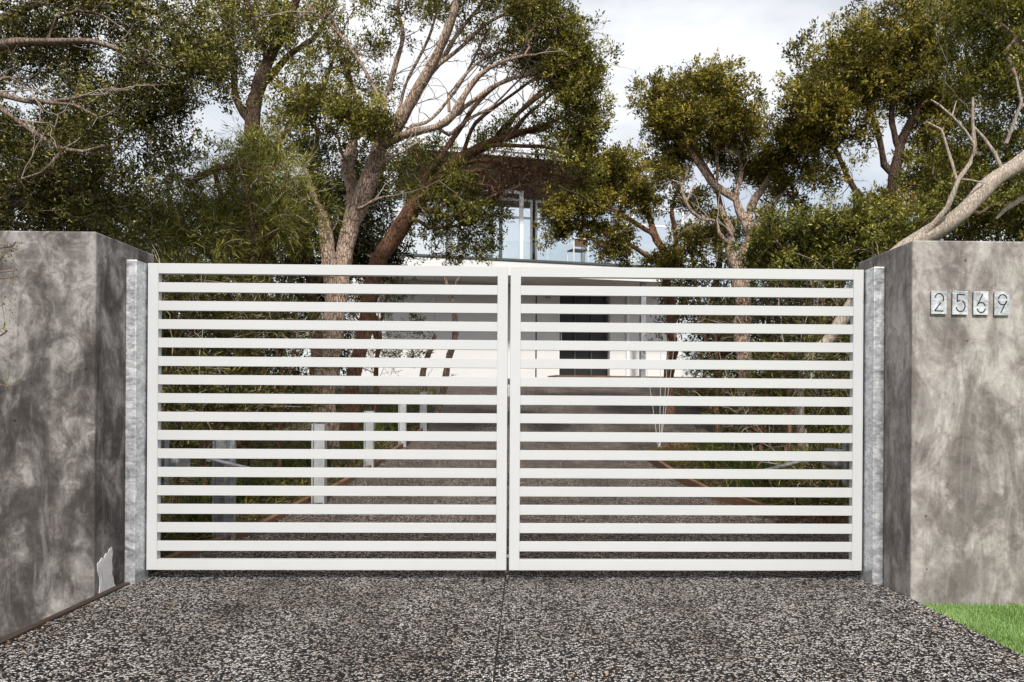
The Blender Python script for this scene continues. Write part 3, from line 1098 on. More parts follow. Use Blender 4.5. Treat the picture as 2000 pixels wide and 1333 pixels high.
def make_tree(name, label, limbs, blobs, bark, leaf, seed, nl=100, rc=.2, ll=0.053, lw=0.0175, bf=.35, cat='tree', group=None,
              twig='twig_dark', droop=0.0, dead=None, tip=.0035, spread=.55, tw=9, max_z=None, step=.12, spurs=2.2, dens=1.0, slim=1.0):
    rg = np.random.default_rng(seed)
    nodes, par, rad, path, own = [], [], [], [], []
    chains = []
    for li, limb in enumerate(limbs):
        pts = []
        for q in limb:
            if q[0] != 'g':
                px, py, d, r = q
                p = P(px, py, d)
                pts.append((p.x, p.y, p.z, r * d / F * (slim if li else .5 + .5 * slim)))
            else:                                     # ('g', px, d, r): on the ground at that column
                _, px, d, r = q
                p = P(px, 700, d)
                pts.append((p.x, p.y, gz(p.y) - .15, r * d / F))
        c = catmull(pts, step)
        if len(c) > 4:
            wob = rg.normal(size=(len(c), 3))
            for _ in range(3):
                wob[1:-1] = (wob[:-2] + wob[1:-1] + wob[2:]) / 3
            wob[0] = wob[-1] = 0
            c[:, :3] += wob * np.minimum(.05, c[:, 3:4] * 1.3 + .006)
        c[:, 3] = np.maximum(c[:, 3], .003)
        if li == 0:
            start = -1
        else:
            arr = np.array(nodes)
            start = int(np.argmin(np.linalg.norm(arr - c[0, :3], axis=1)))
            c[0, :3] = arr[start] * .6 + c[0, :3] * .4
        ids = []
        for k in range(len(c)):
            nodes.append(c[k, :3])
            rad.append(c[k, 3])
            if k == 0:
                par.append(start)
                path.append(0 if start < 0 else path[start])
            else:
                par.append(len(nodes) - 2)
                path.append(path[-1] + float(np.linalg.norm(c[k, :3] - c[k - 1, :3])))
            ids.append(len(nodes) - 1)
        chains.append(ids)
    n_skel = len(nodes)
    root = Vector(nodes[0])
    t = empty(name, root, label, cat, group)
    # wood of the traced limbs
    for li, ids in enumerate(chains):
        pos = np.array([nodes[i] for i in ids])
        rr = np.array([rad[i] for i in ids])
        big = rr.max()
        v, q = ring_tube(pos, rr, 12 if big > .05 else 8 if big > .015 else 5, rg, .15 if big > .03 else .10)
        link('trunk' if li == 0 else 'limb', np_mesh('trunk' if li == 0 else 'limb', v, q, M[bark], smooth=True), t)
    # bare spur twigs along the limbs
    sv, sq, so = [], [], 0
    for li, ids in enumerate(chains):
        pos = np.array([nodes[i] for i in ids])
        ln = np.linalg.norm(np.diff(pos, axis=0), axis=1).sum()
        for _ in range(rg.poisson(ln * spurs * (1.0 if li else .35))):
            i = int(rg.integers(len(ids) // 4 + 1, len(ids))) if len(ids) > 3 else len(ids) - 1
            if nodes[ids[i]][2] < nodes[0][2] + .5 * (cat == 'tree'):
                continue
            r0 = min(rad[ids[i]] * .55, .008)
            tg_ = pos[i] - pos[max(i - 1, 0)]
            tg_ = tg_ / (np.linalg.norm(tg_) + 1e-9)
            todo = [(pos[i], tg_, .22 + .45 * rg.random(), r0, 0)]
            while todo:
                p_, d_, L_, r_, g_ = todo.pop()
                dv_ = d_ * .7 + rg.normal(size=3) * .55
                dv_ /= np.linalg.norm(dv_)
                bend = rg.normal(size=3) * .35
                k_ = 6
                pts_ = np.array([p_ + dv_ * L_ * u + bend * L_ * u * u * .5 + rg.normal(size=3) * .008 * (u > 0) for u in np.linspace(0, 1, k_)])
                v, q = ring_tube(pts_, np.linspace(r_, max(r_ * .35, .0012), k_), 5, rg, .05)
                sv.append(v)
                sq.append(q + so)
                so += len(v)
                if g_ < 2:
                    for _k in range(int(rg.integers(1, 3))):
                        j_ = int(rg.integers(2, k_))
                        todo.append((pts_[j_], dv_, L_ * (.4 + .3 * rg.random()), r_ * .6, g_ + 1))
    if sv:
        sp = link('spur_twigs', np_mesh('spur_twigs', np.vstack(sv), np.vstack(sq), M['twig_pale' if bark in ('bark_pale', 'bark_smooth', 'bark_red', 'bark_grey') else 'twig_dark'], smooth=True), t)
        sp['kind'] = 'stuff'
    if not blobs:
        return t
    C, O = blob_points([(*b_[:6], max(2, int(b_[6] * dens))) for b_ in blobs], rg)
    gzv = np.interp(C[:, 1], GY, GZ) + .08
    keep = C[:, 2] > gzv
    C, O = C[keep], O[keep]
    nC = len(C)
    # grow twigs: balanced minimum spanning tree from the limbs to every clump
    nd = np.array(nodes)
    pl_ = np.array(path)
    low = nd[:, 2] > nd[0, 2] + .3 * (1 if cat == 'tree' else 0)
    ok = np.where(low)[0] if low.any() else np.arange(n_skel)
    Dm = np.linalg.norm(C[:, None, :] - nd[None, ok, :], axis=2) + bf * pl_[ok][None, :]
    bi = Dm.argmin(1)
    best = Dm[np.arange(nC), bi]
    src = ok[bi]
    left = np.ones(nC, bool)
    child_count = {}
    segs = []
    for it in range(nC):
        j = int(np.where(left, best, 1e9).argmin())
        left[j] = False
        s = int(src[j])
        a, b = nodes[s], C[j]
        pdir = nodes[s] - nodes[par[s]] if par[s] >= 0 else np.array([0, 0, 1.])
        pdir = pdir / (np.linalg.norm(pdir) + 1e-9)
        Ld = np.linalg.norm(b - a)
        ctrl = a + pdir * Ld * .30 + (b - a) * .28 + np.array([0, 0, .06 * Ld])
        k_ = max(2, min(7, int(Ld / .13)))
        prev = s
        new = []
        for k in range(1, k_ + 1):
            u = k / k_
            p = a * (1 - u) ** 2 + 2 * ctrl * u * (1 - u) + b * u * u
            if k < k_:
                p = p + rg.normal(size=3) * .022 * min(1.0, Ld * 1.6)
            nodes.append(p)
            par.append(prev)
            path.append(path[prev] + Ld / k_)
            rad.append(0.0)
            prev = len(nodes) - 1
            new.append(prev)
        segs.append((s, new))
        P_ = np.array([nodes[i] for i in new])
        dn = np.linalg.norm(C[:, None, :] - P_[None], axis=2) + bf * np.array([path[i] for i in new])[None, :]
        m_ = dn.argmin(1)
        dv = dn[np.arange(nC), m_]
        upd = dv < best
        best[upd] = dv[upd]
        src[upd] = np.array(new)[m_[upd]]
    # twig thickness from what it carries
    acc = np.zeros(len(nodes))
    e_ = 2.4
    for i in range(len(nodes) - 1, n_skel - 1, -1):
        r_ = max(acc[i], tip ** e_)
        rad[i] = r_ ** (1 / e_)
        acc[par[i]] += r_
    vs, qs, off = [], [], 0
    for s, new in segs:
        ids = [s] + new
        pos = np.array([nodes[i] for i in ids])
        rr = np.array([min(rad[s], rad[new[0]] * 1.15)] + [rad[i] for i in new])
        rr = np.minimum(rr, .03)
        v, q = ring_tube(pos, rr, 6 if rr.max() > .012 else 4, rg, .04)
        vs.append(v)
        qs.append(q + off)
        off += len(v)
    tg = link('twigs', np_mesh('twigs', np.vstack(vs), np.vstack(qs), M[twig], smooth=True), t)
    tg['kind'] = 'stuff'
    # leaves
    if dead is not None:
        px0, py0, px1, py1 = dead
        keepm = []
        for c in C:
            r_ = Vector(c) - Vector(CAM)
            dd = r_.y
            px, py = CX + (r_.x - dd * YAW) / dd * F, CY - r_.z / dd * F
            keepm.append(not (px0 < px < px1 and py0 < py < py1))
        keepm = np.array(keepm)
    else:
        keepm = np.ones(nC, bool)
    out = O[keepm]
    V, tn = make_leaves(C[keepm], out, rc, nl, ll, lw, rg, tw, droop, spread)
    cr = link('crown', np_mesh('crown', V, np.arange(len(V)).reshape(-1, 4), LEAF[leaf] if isinstance(leaf, str) else leaf, tn), t)
    cr['kind'] = 'stuff'
    if (~keepm).any():
        V, tn = make_leaves(C[~keepm], O[~keepm], rc, max(8, nl // 2), ll, lw * .7, rg, tw, droop, spread)
        o_ = link('withered_leaves', np_mesh('withered_leaves', V, np.arange(len(V)).reshape(-1, 4), LEAF['brown'], tn), t)
        o_['kind'] = 'stuff'
    return t


# ---- the big multi-stemmed tree left of the driveway
D = 10.0
make_tree('paperbark_tree', 'large pale-barked tree behind left gate leaf, limbs fanning up and right', [
    [('g', 640, D, 26), (640, 800, D, 26), (650, 640, D, 24), (664, 540, D, 21), (671, 500, D, 19), (683, 440, D, 18), (700, 390, D, 18), (722, 340, D, 18), (738, 290, D, 17),
     (765, 262, D, 14), (800, 215, D, 12), (830, 150, D - .1, 10), (855, 95, D - .2, 9), (880, 40, D - .3, 8), (893, -25, D - .4, 7), (905, -120, D - .4, 5), (930, -220, D - .4, 3)],
    [(668, 545, D + .1, 15), (680, 470, D + .25, 15), (690, 390, D + .3, 16), (684, 335, D + .35, 15), (692, 285, D + .4, 13), (703, 235, D + .5, 9), (690, 170, D + .6, 7), (660, 90, D + .7, 5), (640, 20, D + .7, 4)],
    [(645, 620, D - .1, 17), (641, 520, D - .15, 17), (637, 470, D - .15, 16), (632, 432, D - .15, 14), (629, 414, D - .15, 9)],
    [(630, 420, D - .15, 7), (616, 378, D - .1, 6), (607, 345, D - .1, 7), (598, 335, D - .1, 5), (578, 315, D, 3)],
    [(738, 290, D, 11), (765, 268, D - .1, 9), (800, 258, D - .2, 9), (845, 246, D - .3, 8), (880, 222, D - .4, 8), (905, 185, D - .4, 7), (935, 150, D - .4, 6), (985, 122, D - .5, 4), (1045, 108, D - .5, 3)],
    [(880, 222, D - .4, 6), (920, 200, D - .2, 5), (965, 168, D - .1, 5), (1020, 150, D, 4), (1090, 142, D, 3)],
    [(762, 265, D, 8), (748, 205, D + .2, 7), (765, 150, D + .3, 6), (788, 80, D + .4, 5), (780, 10, D + .4, 4), (790, -60, D + .4, 3)],
    [(750, 215, D + .2, 5), (700, 115, D + .1, 4), (650, 52, D, 3.5), (600, 10, D, 3)],
    [(800, 215, D, 8), (850, 130, D + .3, 6), (900, 60, D + .5, 5), (960, -10, D + .6, 4)],
    [(830, 150, D, 6), (870, 120, D, 5), (935, 60, D, 4), (1000, 20, D, 3)],
    [(730, 340, D - .1, 5), (750, 318, D - .3, 4), (790, 298, D - .4, 3), (830, 270, D - .4, 2)],
    [(868, 212, D - .4, 4), (890, 171, D - .3, 3.6), (924, 134, D - .2, 3), (975, 100, D - .1, 2)],
    [(900, 205, D - .3, 4), (912, 171, D - .1, 3.4), (961, 130, D, 3), (1010, 107, D, 2), (1060, 95, D, 1.6)],
    [(845, 246, D - .3, 4.5), (875, 258, D - .2, 4), (912, 231, D - .1, 3.6), (957, 209, D, 3), (999, 171, D, 2.4), (1050, 130, D, 1.8)],
    [(790, 258, D - .2, 5), (840, 232, D + .1, 4), (880, 180, D + .2, 3.5), (930, 110, D + .3, 3), (960, 50, D + .3, 2)],
    [(765, 235, D + .1, 5), (800, 150, D + .3, 4), (840, 70, D + .4, 3), (860, 0, D + .4, 2.4)],
    [(700, 405, D - .1, 4), (708, 406, D - .3, 4), (730, 392, D - .4, 3.5), (752, 384, D - .4, 2)],
], [
    (1030, 55, D, 70, 45, .7, 130), (1095, 105, D, 50, 55, .6, 150), (1130, 175, D, 36, 50, .5, 130), (1145, 235, D, 28, 40, .4, 80), (1115, 275, D + .1, 32, 32, .5, 60), (1060, 120, D + .5, 60, 40, .4, 40),
    (1010, 20, D, 90, 40, .9, 90), (920, 10, D + .2, 90, 40, .9, 70), (820, 0, D + .3, 90, 55, .9, 45), (720, 40, D + .5, 90, 60, .9, 46), (640, 60, D + .6, 80, 70, .9, 46),
    (870, -90, D, 260, 60, 1.2, 120), (985, 90, D + .6, 70, 40, .4, 14), (700, 170, D + .6, 70, 60, .6, 45), (640, 220, D - .3, 80, 45, .5, 70), (720, 240, D - .5, 60, 40, .3, 55), (590, 190, D - .2, 60, 50, .5, 45),
    (690, 215, D - .6, 40, 30, .3, 30),
], 'bark_pale', 'olive', 11, dens=0.72, slim=.8, nl=98, rc=.17, ll=0.045, lw=0.0175, bf=.22, twig='twig_red', tip=.0045, spurs=3.0)

D = 11.2
make_tree('leaning_tree', 'reddish trunk leaning right behind the gate, below the paler tree', [
    [('g', 680, D, 17), (690, 760, D, 16), (705, 660, D, 16), (722, 560, D, 15), (738, 510, D, 15), (775, 460, D, 15), (800, 412, D, 15), (830, 366, D, 14), (868, 332, D, 12), (920, 302, D, 10), (960, 277, D, 8), (1010, 256, D, 6), (1075, 246, D, 4)],
    [(828, 366, D, 7), (858, 320, D - .1, 6), (880, 275, D - .1, 6), (905, 235, D - .1, 5), (950, 185, D, 4), (1010, 150, D, 3)],
    [(920, 300, D, 5), (975, 287, D - .2, 4.5), (1060, 284, D - .2, 4), (1105, 300, D - .2, 2.5)],
    [(862, 336, D, 5), (930, 342, D - .2, 4), (1000, 318, D - .3, 3.5), (1060, 335, D - .3, 3), (1125, 350, D - .3, 2)],
    [(842, 357, D, 4), (900, 355, D - .4, 3), (940, 365, D - .5, 2.5), (975, 372, D - .5, 2)],
    [(960, 277, D, 5), (1000, 232, D + .1, 4), (1050, 195, D + .2, 3.5), (1105, 165, D + .2, 2.5)],
    [(946, 287, D, 4.5), (987, 265, D, 4), (1025, 227, D, 3.2), (1062, 197, D, 2.6), (1105, 160, D, 1.8)],
    [(935, 292, D, 4), (995, 257, D + .2, 3.6), (1010, 224, D + .2, 3), (1040, 190, D + .2, 2.4), (1080, 165, D + .2, 1.8)],
    [(976, 275, D, 4), (1025, 254, D - .1, 3.5), (1070, 240, D - .1, 3), (1115, 222, D - .1, 2)],
    [(905, 305, D, 4.5), (931, 239, D - .1, 4), (969, 205, D - .1, 3.4), (1010, 175, D - .1, 2.6), (1062, 140, D - .1, 1.8)],
    [(900, 312, D, 4), (960, 315, D - .3, 3.5), (1030, 330, D - .4, 3), (1090, 362, D - .4, 1.8)],
    [(775, 462, D + .1, 8), (800, 425, D + .3, 7), (815, 380, D + .5, 6), (820, 330, D + .6, 5), (810, 290, D + .7, 4)],
    [(800, 412, D, 4), (835, 402, D - .3, 3), (855, 420, D - .4, 3), (890, 422, D - .4, 2)],
], [
    (880, 385, D - .1, 75, 45, .7, 80), (925, 440, D, 46, 42, .6, 66), (860, 435, D + .2, 50, 34, .6, 32), (800, 320, D + .9, 70, 50, .6, 60), (900, 300, D + .8, 60, 40, .4, 40),
    (960, 350, D - .2, 70, 30, .4, 60), (1050, 338, D - .2, 85, 28, .4, 100), (1110, 320, D - .1, 40, 30, .4, 40), (960, 372, D - .3, 30, 16, .3, 18), (1060, 250, D + .1, 70, 40, .4, 50), (910, 482, D, 50, 20, .4, 18), (830, 500, D + .2, 45, 16, .4, 8),
], 'bark_red', 'green', 12, dens=0.85, nl=88, rc=.17, ll=0.048, lw=0.0188, bf=.30, dead=(930, 300, 1125, 400), twig='twig_red', tip=.005, spurs=2.6)

D = 12.6
make_tree('dark_tree', 'dark-stemmed tree in upper left, branching behind the paler tree', [
    [('g', 500, D, 18), (497, 600, D, 16), (494, 420, D, 15), (491, 330, D, 14), (492, 240, D, 14), (508, 175, D, 12), (530, 105, D, 9), (558, 40, D, 8), (585, -40, D, 6), (600, -140, D, 4)],
    [(491, 250, D, 8), (468, 190, D, 7), (456, 120, D, 6), (440, 50, D, 5), (420, -30, D, 4)],
    [(508, 175, D, 7), (560, 120, D + .2, 6), (610, 75, D + .3, 5), (650, 20, D + .3, 4)],
    [(495, 350, D, 7), (530, 290, D + .1, 6), (570, 240, D + .2, 5), (620, 190, D + .2, 4), (650, 120, D + .2, 3)],
    [(500, 200, D, 7), (520, 130, D - .1, 6), (500, 60, D - .2, 5), (480, -20, D - .2, 4)],
], [
    (440, 40, D, 70, 60, .9, 85), (530, 30, D, 70, 60, .9, 75), (600, 90, D + .2, 60, 55, .8, 50), (500, 110, D - .1, 60, 50, .6, 45), (420, 130, D, 50, 45, .6, 40), (560, 200, D + .2, 55, 50, .5, 45),
    (500, -70, D, 180, 60, 1.2, 100), (540, 280, D - .2, 60, 45, .5, 50), (460, 300, D, 50, 40, .5, 40),
], 'bark_dark', 'olive', 13, dens=0.62, nl=88, rc=.2, ll=0.055, lw=0.0215, bf=.32)

D = 6.9
make_tree('overhanging_tree', 'dense dark tree above the left pillar with bare pale branches', [
    [('g', -420, D, 40), (-400, 600, D, 38), (-330, 350, D, 34), (-230, 220, D, 26), (-120, 140, D, 16), (0, 95, D - .1, 10), (60, 80, D - .1, 8), (130, 84, D - .2, 7), (190, 85, D - .2, 6), (245, 102, D - .2, 4), (320, 135, D - .1, 2.5)],
    [(-230, 220, D, 14), (-100, 175, D - .2, 9), (0, 180, D - .3, 7), (50, 195, D - .3, 6), (110, 197, D - .3, 4.5), (175, 186, D - .3, 2.5)],
    [(-160, 165, D, 9), (-60, 170, D - .3, 6), (0, 212, D - .3, 4.5), (60, 260, D - .3, 4), (120, 297, D - .3, 4), (165, 300, D - .3, 2.5), (205, 285, D - .3, 2)],
    [(120, 298, D - .3, 3), (80, 338, D - .4, 2.5), (42, 350, D - .4, 2)],
    [(90, 80, D - .1, 4), (110, 45, D, 3.5), (150, 27, D, 3), (210, 35, D, 2)],
    [(-60, 165, D - .2, 5), (20, 150, D - .3, 3), (45, 165, D - .3, 2)],
    [(50, 195, D - .3, 3), (90, 205, D - .4, 3), (140, 208, D - .4, 2.5), (190, 228, D - .4, 1.8)],
    [(-330, 350, D, 18), (-180, 380, D + .2, 13), (-40, 400, D + .3, 9), (80, 390, D + .3, 6), (180, 360, D + .2, 4)],
    [(-230, 220, D, 18), (-150, 60, D + .2, 14), (-40, -60, D + .3, 10), (120, -120, D + .3, 6)],
    [(-120, 140, D, 10), (0, 40, D + .5, 8), (140, 0, D + .6, 6), (280, 20, D + .6, 4), (380, 60, D + .6, 3)],
], [
    (80, 20, D + .3, 130, 50, .7, 170), (240, 30, D + .4, 110, 50, .6, 150), (370, 80, D + .4, 70, 60, .5, 110), (320, 150, D + .3, 100, 50, .5, 130), (400, 150, D + .2, 40, 40, .4, 50),
    (180, 140, D + .6, 120, 50, .4, 110), (50, 130, D + .7, 90, 60, .4, 90), (230, 210, D + .3, 110, 45, .5, 110), (80, 260, D + .5, 110, 60, .4, 120), (300, 250, D + .5, 60, 45, .5, 65), (190, 300, D + .2, 90, 45, .4, 80),
    (-120, 150, D + .5, 150, 200, .8, 220), (60, 350, D + .2, 90, 55, .5, 110), (190, 390, D + .4, 100, 50, .5, 110), (40, 420, D + .5, 90, 40, .4, 80), (-200, 420, D + .5, 150, 120, .6, 120), (150, -90, D + .5, 260, 60, .9, 150),
], 'bark_grey', 'shade_dapple', 14, dens=0.85, nl=78, rc=.13, ll=0.034, lw=0.0141, bf=.30, twig='twig_pale', tip=.0022)

D = 8.4
make_tree('needle_shrub', 'green weeping shrub with fine needle foliage above left gate leaf', [
    [('g', 470, D, 12), (475, 700, D, 11), (480, 560, D, 10), (470, 470, D, 8), (440, 400, D, 6), (420, 340, D, 4)],
    [(478, 540, D, 7), (520, 460, D, 6), (545, 400, D, 5), (560, 330, D, 3)],
    [(476, 560, D, 7), (400, 490, D + .1, 6), (340, 440, D + .1, 4), (290, 410, D + .1, 3)],
    [(520, 330, D - .2, 4), (470, 322, D - .3, 5), (430, 328, D - .3, 6), (400, 345, D - .4, 6), (375, 365, D - .4, 5), (366, 350, D - .4, 4)],
    [(478, 530, D - .2, 4), (495, 460, D - .4, 3), (490, 400, D - .5, 2.5), (478, 350, D - .5, 2)],
], [
    (380, 400, D, 70, 50, .6, 75), (470, 370, D, 70, 50, .6, 75), (560, 370, D, 60, 60, .6, 65), (450, 460, D - .1, 90, 45, .6, 85), (560, 460, D - .1, 60, 50, .6, 65), (340, 470, D, 70, 40, .6, 60), (250, 440, D, 60, 40, .5, 50),
    (520, 290, D + .2, 60, 45, .5, 45),
], 'bark_red', 'green', 15, nl=62, rc=.24, ll=.085, lw=.0066, bf=.30, droop=.25, spread=.3, twig='twig_pale', tip=.0025)

D = 13.5
make_tree('dark_tree', 'shady dark tree filling the gap behind the pale trunks', [
    [('g', 620, D, 14), (615, 640, D, 13), (600, 520, D, 11), (590, 420, D, 9), (610, 330, D, 6), (620, 250, D, 4)],
    [(612, 560, D, 9), (680, 450, D, 7), (730, 380, D, 5), (760, 310, D, 3)],
    [(605, 540, D, 9), (540, 460, D, 7), (500, 400, D, 5)],
], [
    (600, 330, D, 90, 60, .8, 80), (580, 440, D, 90, 60, .8, 90), (700, 420, D, 70, 80, .8, 95), (740, 330, D, 60, 60, .6, 55), (680, 500, D, 80, 40, .8, 60), (560, 510, D, 80, 40, .8, 60), (480, 470, D, 80, 60, .8, 70),
    (360, 480, D, 80, 60, .8, 60), (760, 480, D, 30, 40, .5, 18),
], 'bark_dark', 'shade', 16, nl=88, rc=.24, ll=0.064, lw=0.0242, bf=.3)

# ---- right side
D = 12.0
make_tree('forked_tree', 'forked tree with rounded crown against the sky, right of the house', [
    [('g', 1458, D, 16), (1455, 800, D, 15), (1448, 680, D, 14), (1448, 600, D, 15), (1446, 535, D, 15), (1448, 518, D, 14), (1456, 490, D, 12), (1469, 466, D, 12), (1466, 450, D, 11), (1456, 434, D, 10), (1444, 414, D, 8), (1438, 392, D, 7), (1424, 380, D, 6.5), (1400, 362, D, 6), (1370, 322, D, 5), (1335, 270, D, 4)],
    [(1444, 530, D, 9), (1436, 515, D, 9), (1427, 490, D, 8.5), (1424, 474, D, 8), (1429, 462, D, 7.5), (1432, 448, D, 7), (1425, 432, D + .1, 7), (1408, 406, D + .2, 6), (1400, 376, D + .2, 5), (1382, 330, D + .2, 4.5), (1345, 280, D + .2, 3)],
    [(1425, 478, D, 5), (1413, 470, D - .1, 5), (1403, 456, D - .1, 4), (1400, 434, D - .1, 3), (1372, 428, D - .2, 4), (1353, 414, D - .2, 4), (1340, 394, D - .2, 4), (1333, 374, D - .2, 3), (1330, 360, D - .2, 2.5), (1312, 352, D - .2, 1.5)],
    [(1341, 394, D - .2, 3), (1346, 384, D - .2, 2.5), (1357, 362, D - .2, 1.8)],
    [(1469, 464, D, 7), (1480, 456, D - .1, 6), (1488, 428, D - .1, 5), (1496, 410, D - .1, 5), (1512, 388, D - .1, 4), (1535, 374, D - .1, 3)],
    [(1466, 452, D, 8), (1471, 408, D + .1, 8), (1481, 388, D + .1, 8), (1496, 372, D + .1, 7), (1507, 355, D + .1, 6), (1535, 318, D + .1, 5), (1570, 290, D + .1, 3.5)],
    [(1438, 392, D, 5), (1448, 340, D, 4), (1440, 290, D, 3), (1430, 240, D, 2.5)],
    [(1400, 362, D, 4), (1405, 310, D, 3.5), (1390, 250, D, 2.5)],
    [(1535, 318, D + .1, 4), (1520, 270, D, 3), (1500, 230, D, 2)],
    [(1494, 448, D - .3, 3), (1478, 425, D - .3, 2.6), (1470, 400, D - .3, 2)],
], [
    (1290, 205, D, 48, 34, .5, 60), (1340, 190, D, 50, 32, .6, 65), (1400, 175, D, 40, 26, .6, 50), (1440, 225, D, 50, 34, .7, 65), (1360, 240, D - .1, 60, 34, .7, 80), (1300, 250, D, 40, 26, .5, 35), (1420, 270, D, 55, 32, .6, 60),
    (1490, 270, D + .2, 55, 40, .6, 60), (1370, 300, D + .3, 70, 30, .5, 55), (1500, 330, D + .3, 60, 35, .5, 55), (1440, 330, D + .4, 60, 35, .5, 45), (1550, 350, D, 50, 35, .5, 45), (1280, 270, D, 35, 18, .4, 20), (1395, 455, D + .6, 40, 40, .4, 36), (1475, 500, D + .5, 40, 26, .4, 26), (1360, 400, D + .4, 40, 30, .4, 26), (1530, 400, D + .4, 36, 30, .4, 22),
], 'bark_pale', 'gold', 21, dens=1.05, nl=98, rc=.15, ll=0.048, lw=0.0202, bf=.32, twig='twig_dark')

D = 14.5
make_tree('golden_tree', 'low golden-green tree in front of the house windows', [
    [('g', 1310, D, 9), (1308, 620, D, 9), (1304, 530, D, 8), (1292, 485, D, 7), (1282, 465, D, 7), (1270, 435, D, 6), (1258, 402, D, 5), (1240, 370, D, 4), (1210, 340, D, 3)],
    [(1305, 545, D, 6), (1320, 500, D, 5), (1319, 450, D, 5), (1312, 405, D, 4), (1330, 360, D, 3)],
    [(1300, 520, D, 5), (1240, 480, D, 4.5), (1200, 462, D, 4), (1150, 440, D, 3), (1110, 420, D, 2.5)],
    [(1282, 465, D, 5), (1230, 430, D, 4), (1180, 400, D, 3.5), (1130, 360, D, 2.5)],
], [
    (1120, 355, D, 40, 26, .5, 45), (1175, 335, D, 55, 26, .6, 60), (1240, 320, D, 55, 24, .6, 60), (1310, 330, D, 45, 30, .6, 45), (1100, 420, D, 36, 30, .5, 48), (1160, 400, D, 60, 32, .6, 70), (1230, 385, D, 60, 32, .6, 65), (1085, 455, D, 20, 20, .4, 20),
    (1140, 450, D, 50, 26, .5, 32), (1235, 455, D, 36, 30, .5, 20), (1285, 395, D, 26, 20, .5, 8), (1220, 498, D, 50, 20, .5, 24), (1330, 500, D, 50, 30, .5, 40), (1370, 470, D, 35, 40, .5, 32), (1290, 510, D, 40, 20, .4, 20),
], 'bark_red', 'gold', 22, dens=1.05, nl=100, rc=.17, ll=0.053, lw=0.0242, bf=.32)

D = 7.6
make_tree('leaning_smooth_tree', 'smooth cream limb leaning out above the right pillar', [
    [('g', 1578, D, 15), (1573, 880, D, 14), (1566, 780, D, 13), (1568, 730, D, 13), (1580, 695, D, 13), (1620, 662, D, 12), (1645, 622, D, 13), (1662, 590, D, 14), (1720, 522, D, 17), (1790, 472, D, 19), (1850, 427, D, 19), (1920, 371, D, 19), (2000, 306, D, 19), (2090, 220, D, 16), (2150, 110, D, 12), (2180, -20, D, 8)],
    [(1795, 468, D - .05, 9), (1818, 440, D - .1, 8), (1842, 409, D - .15, 7.5), (1861, 352, D - .2, 7), (1887, 319, D - .2, 6), (1900, 285, D - .2, 5.5), (1899, 240, D - .2, 5), (1900, 191, D - .2, 4)],
    [(1861, 352, D - .2, 4.5), (1858, 320, D - .2, 4), (1850, 296, D - .2, 4), (1838, 256, D - .2, 3.5), (1809, 238, D - .2, 2)],
    [(1899, 280, D - .2, 4), (1887, 259, D - .2, 4), (1861, 232, D - .25, 3.5), (1838, 210, D - .25, 3), (1818, 195, D - .25, 2)],
    [(1858, 230, D - .25, 2.5), (1864, 212, D - .25, 2), (1868, 197, D - .25, 1.5)],
    [(1960, 335, D, 6), (1943, 300, D, 5), (1922, 270, D, 4.5), (1902, 248, D, 3)],
    [(1870, 350, D - .2, 3), (1895, 352, D - .2, 2.5), (1922, 358, D - .1, 2)],
    [(2090, 220, D, 10), (2030, 130, D + .3, 8), (1960, 60, D + .5, 6), (1900, 20, D + .5, 4)],
    [(2150, 330, D + .3, 14), (2060, 370, D + .3, 10), (2000, 390, D + .3, 8), (1960, 412, D + .3, 6), (1945, 428, D + .3, 4)],
    [(2000, 250, D - .2, 5), (1995, 200, D - .2, 4), (1985, 150, D - .2, 3)],
], [
    (1950, 50, D + .6, 90, 60, .5, 100), (1990, 160, D + .6, 60, 70, .5, 80), (1900, 130, D + .8, 60, 50, .4, 55), (1960, 260, D + .8, 70, 60, .4, 75), (1950, 400, D + .8, 90, 60, .4, 95), (1860, 420, D + .8, 60, 40, .4, 45), (1890, 320, D + 1.0, 60, 60, .4, 55),
    (2120, 80, D + .4, 110, 140, .7, 120), (2120, 380, D + .5, 110, 120, .6, 90), (1960, -60, D + .4, 180, 50, .7, 80),
], 'bark_smooth', 'green', 23, slim=.68, spurs=.9, nl=82, rc=.14, ll=0.038, lw=0.0155, bf=.3)

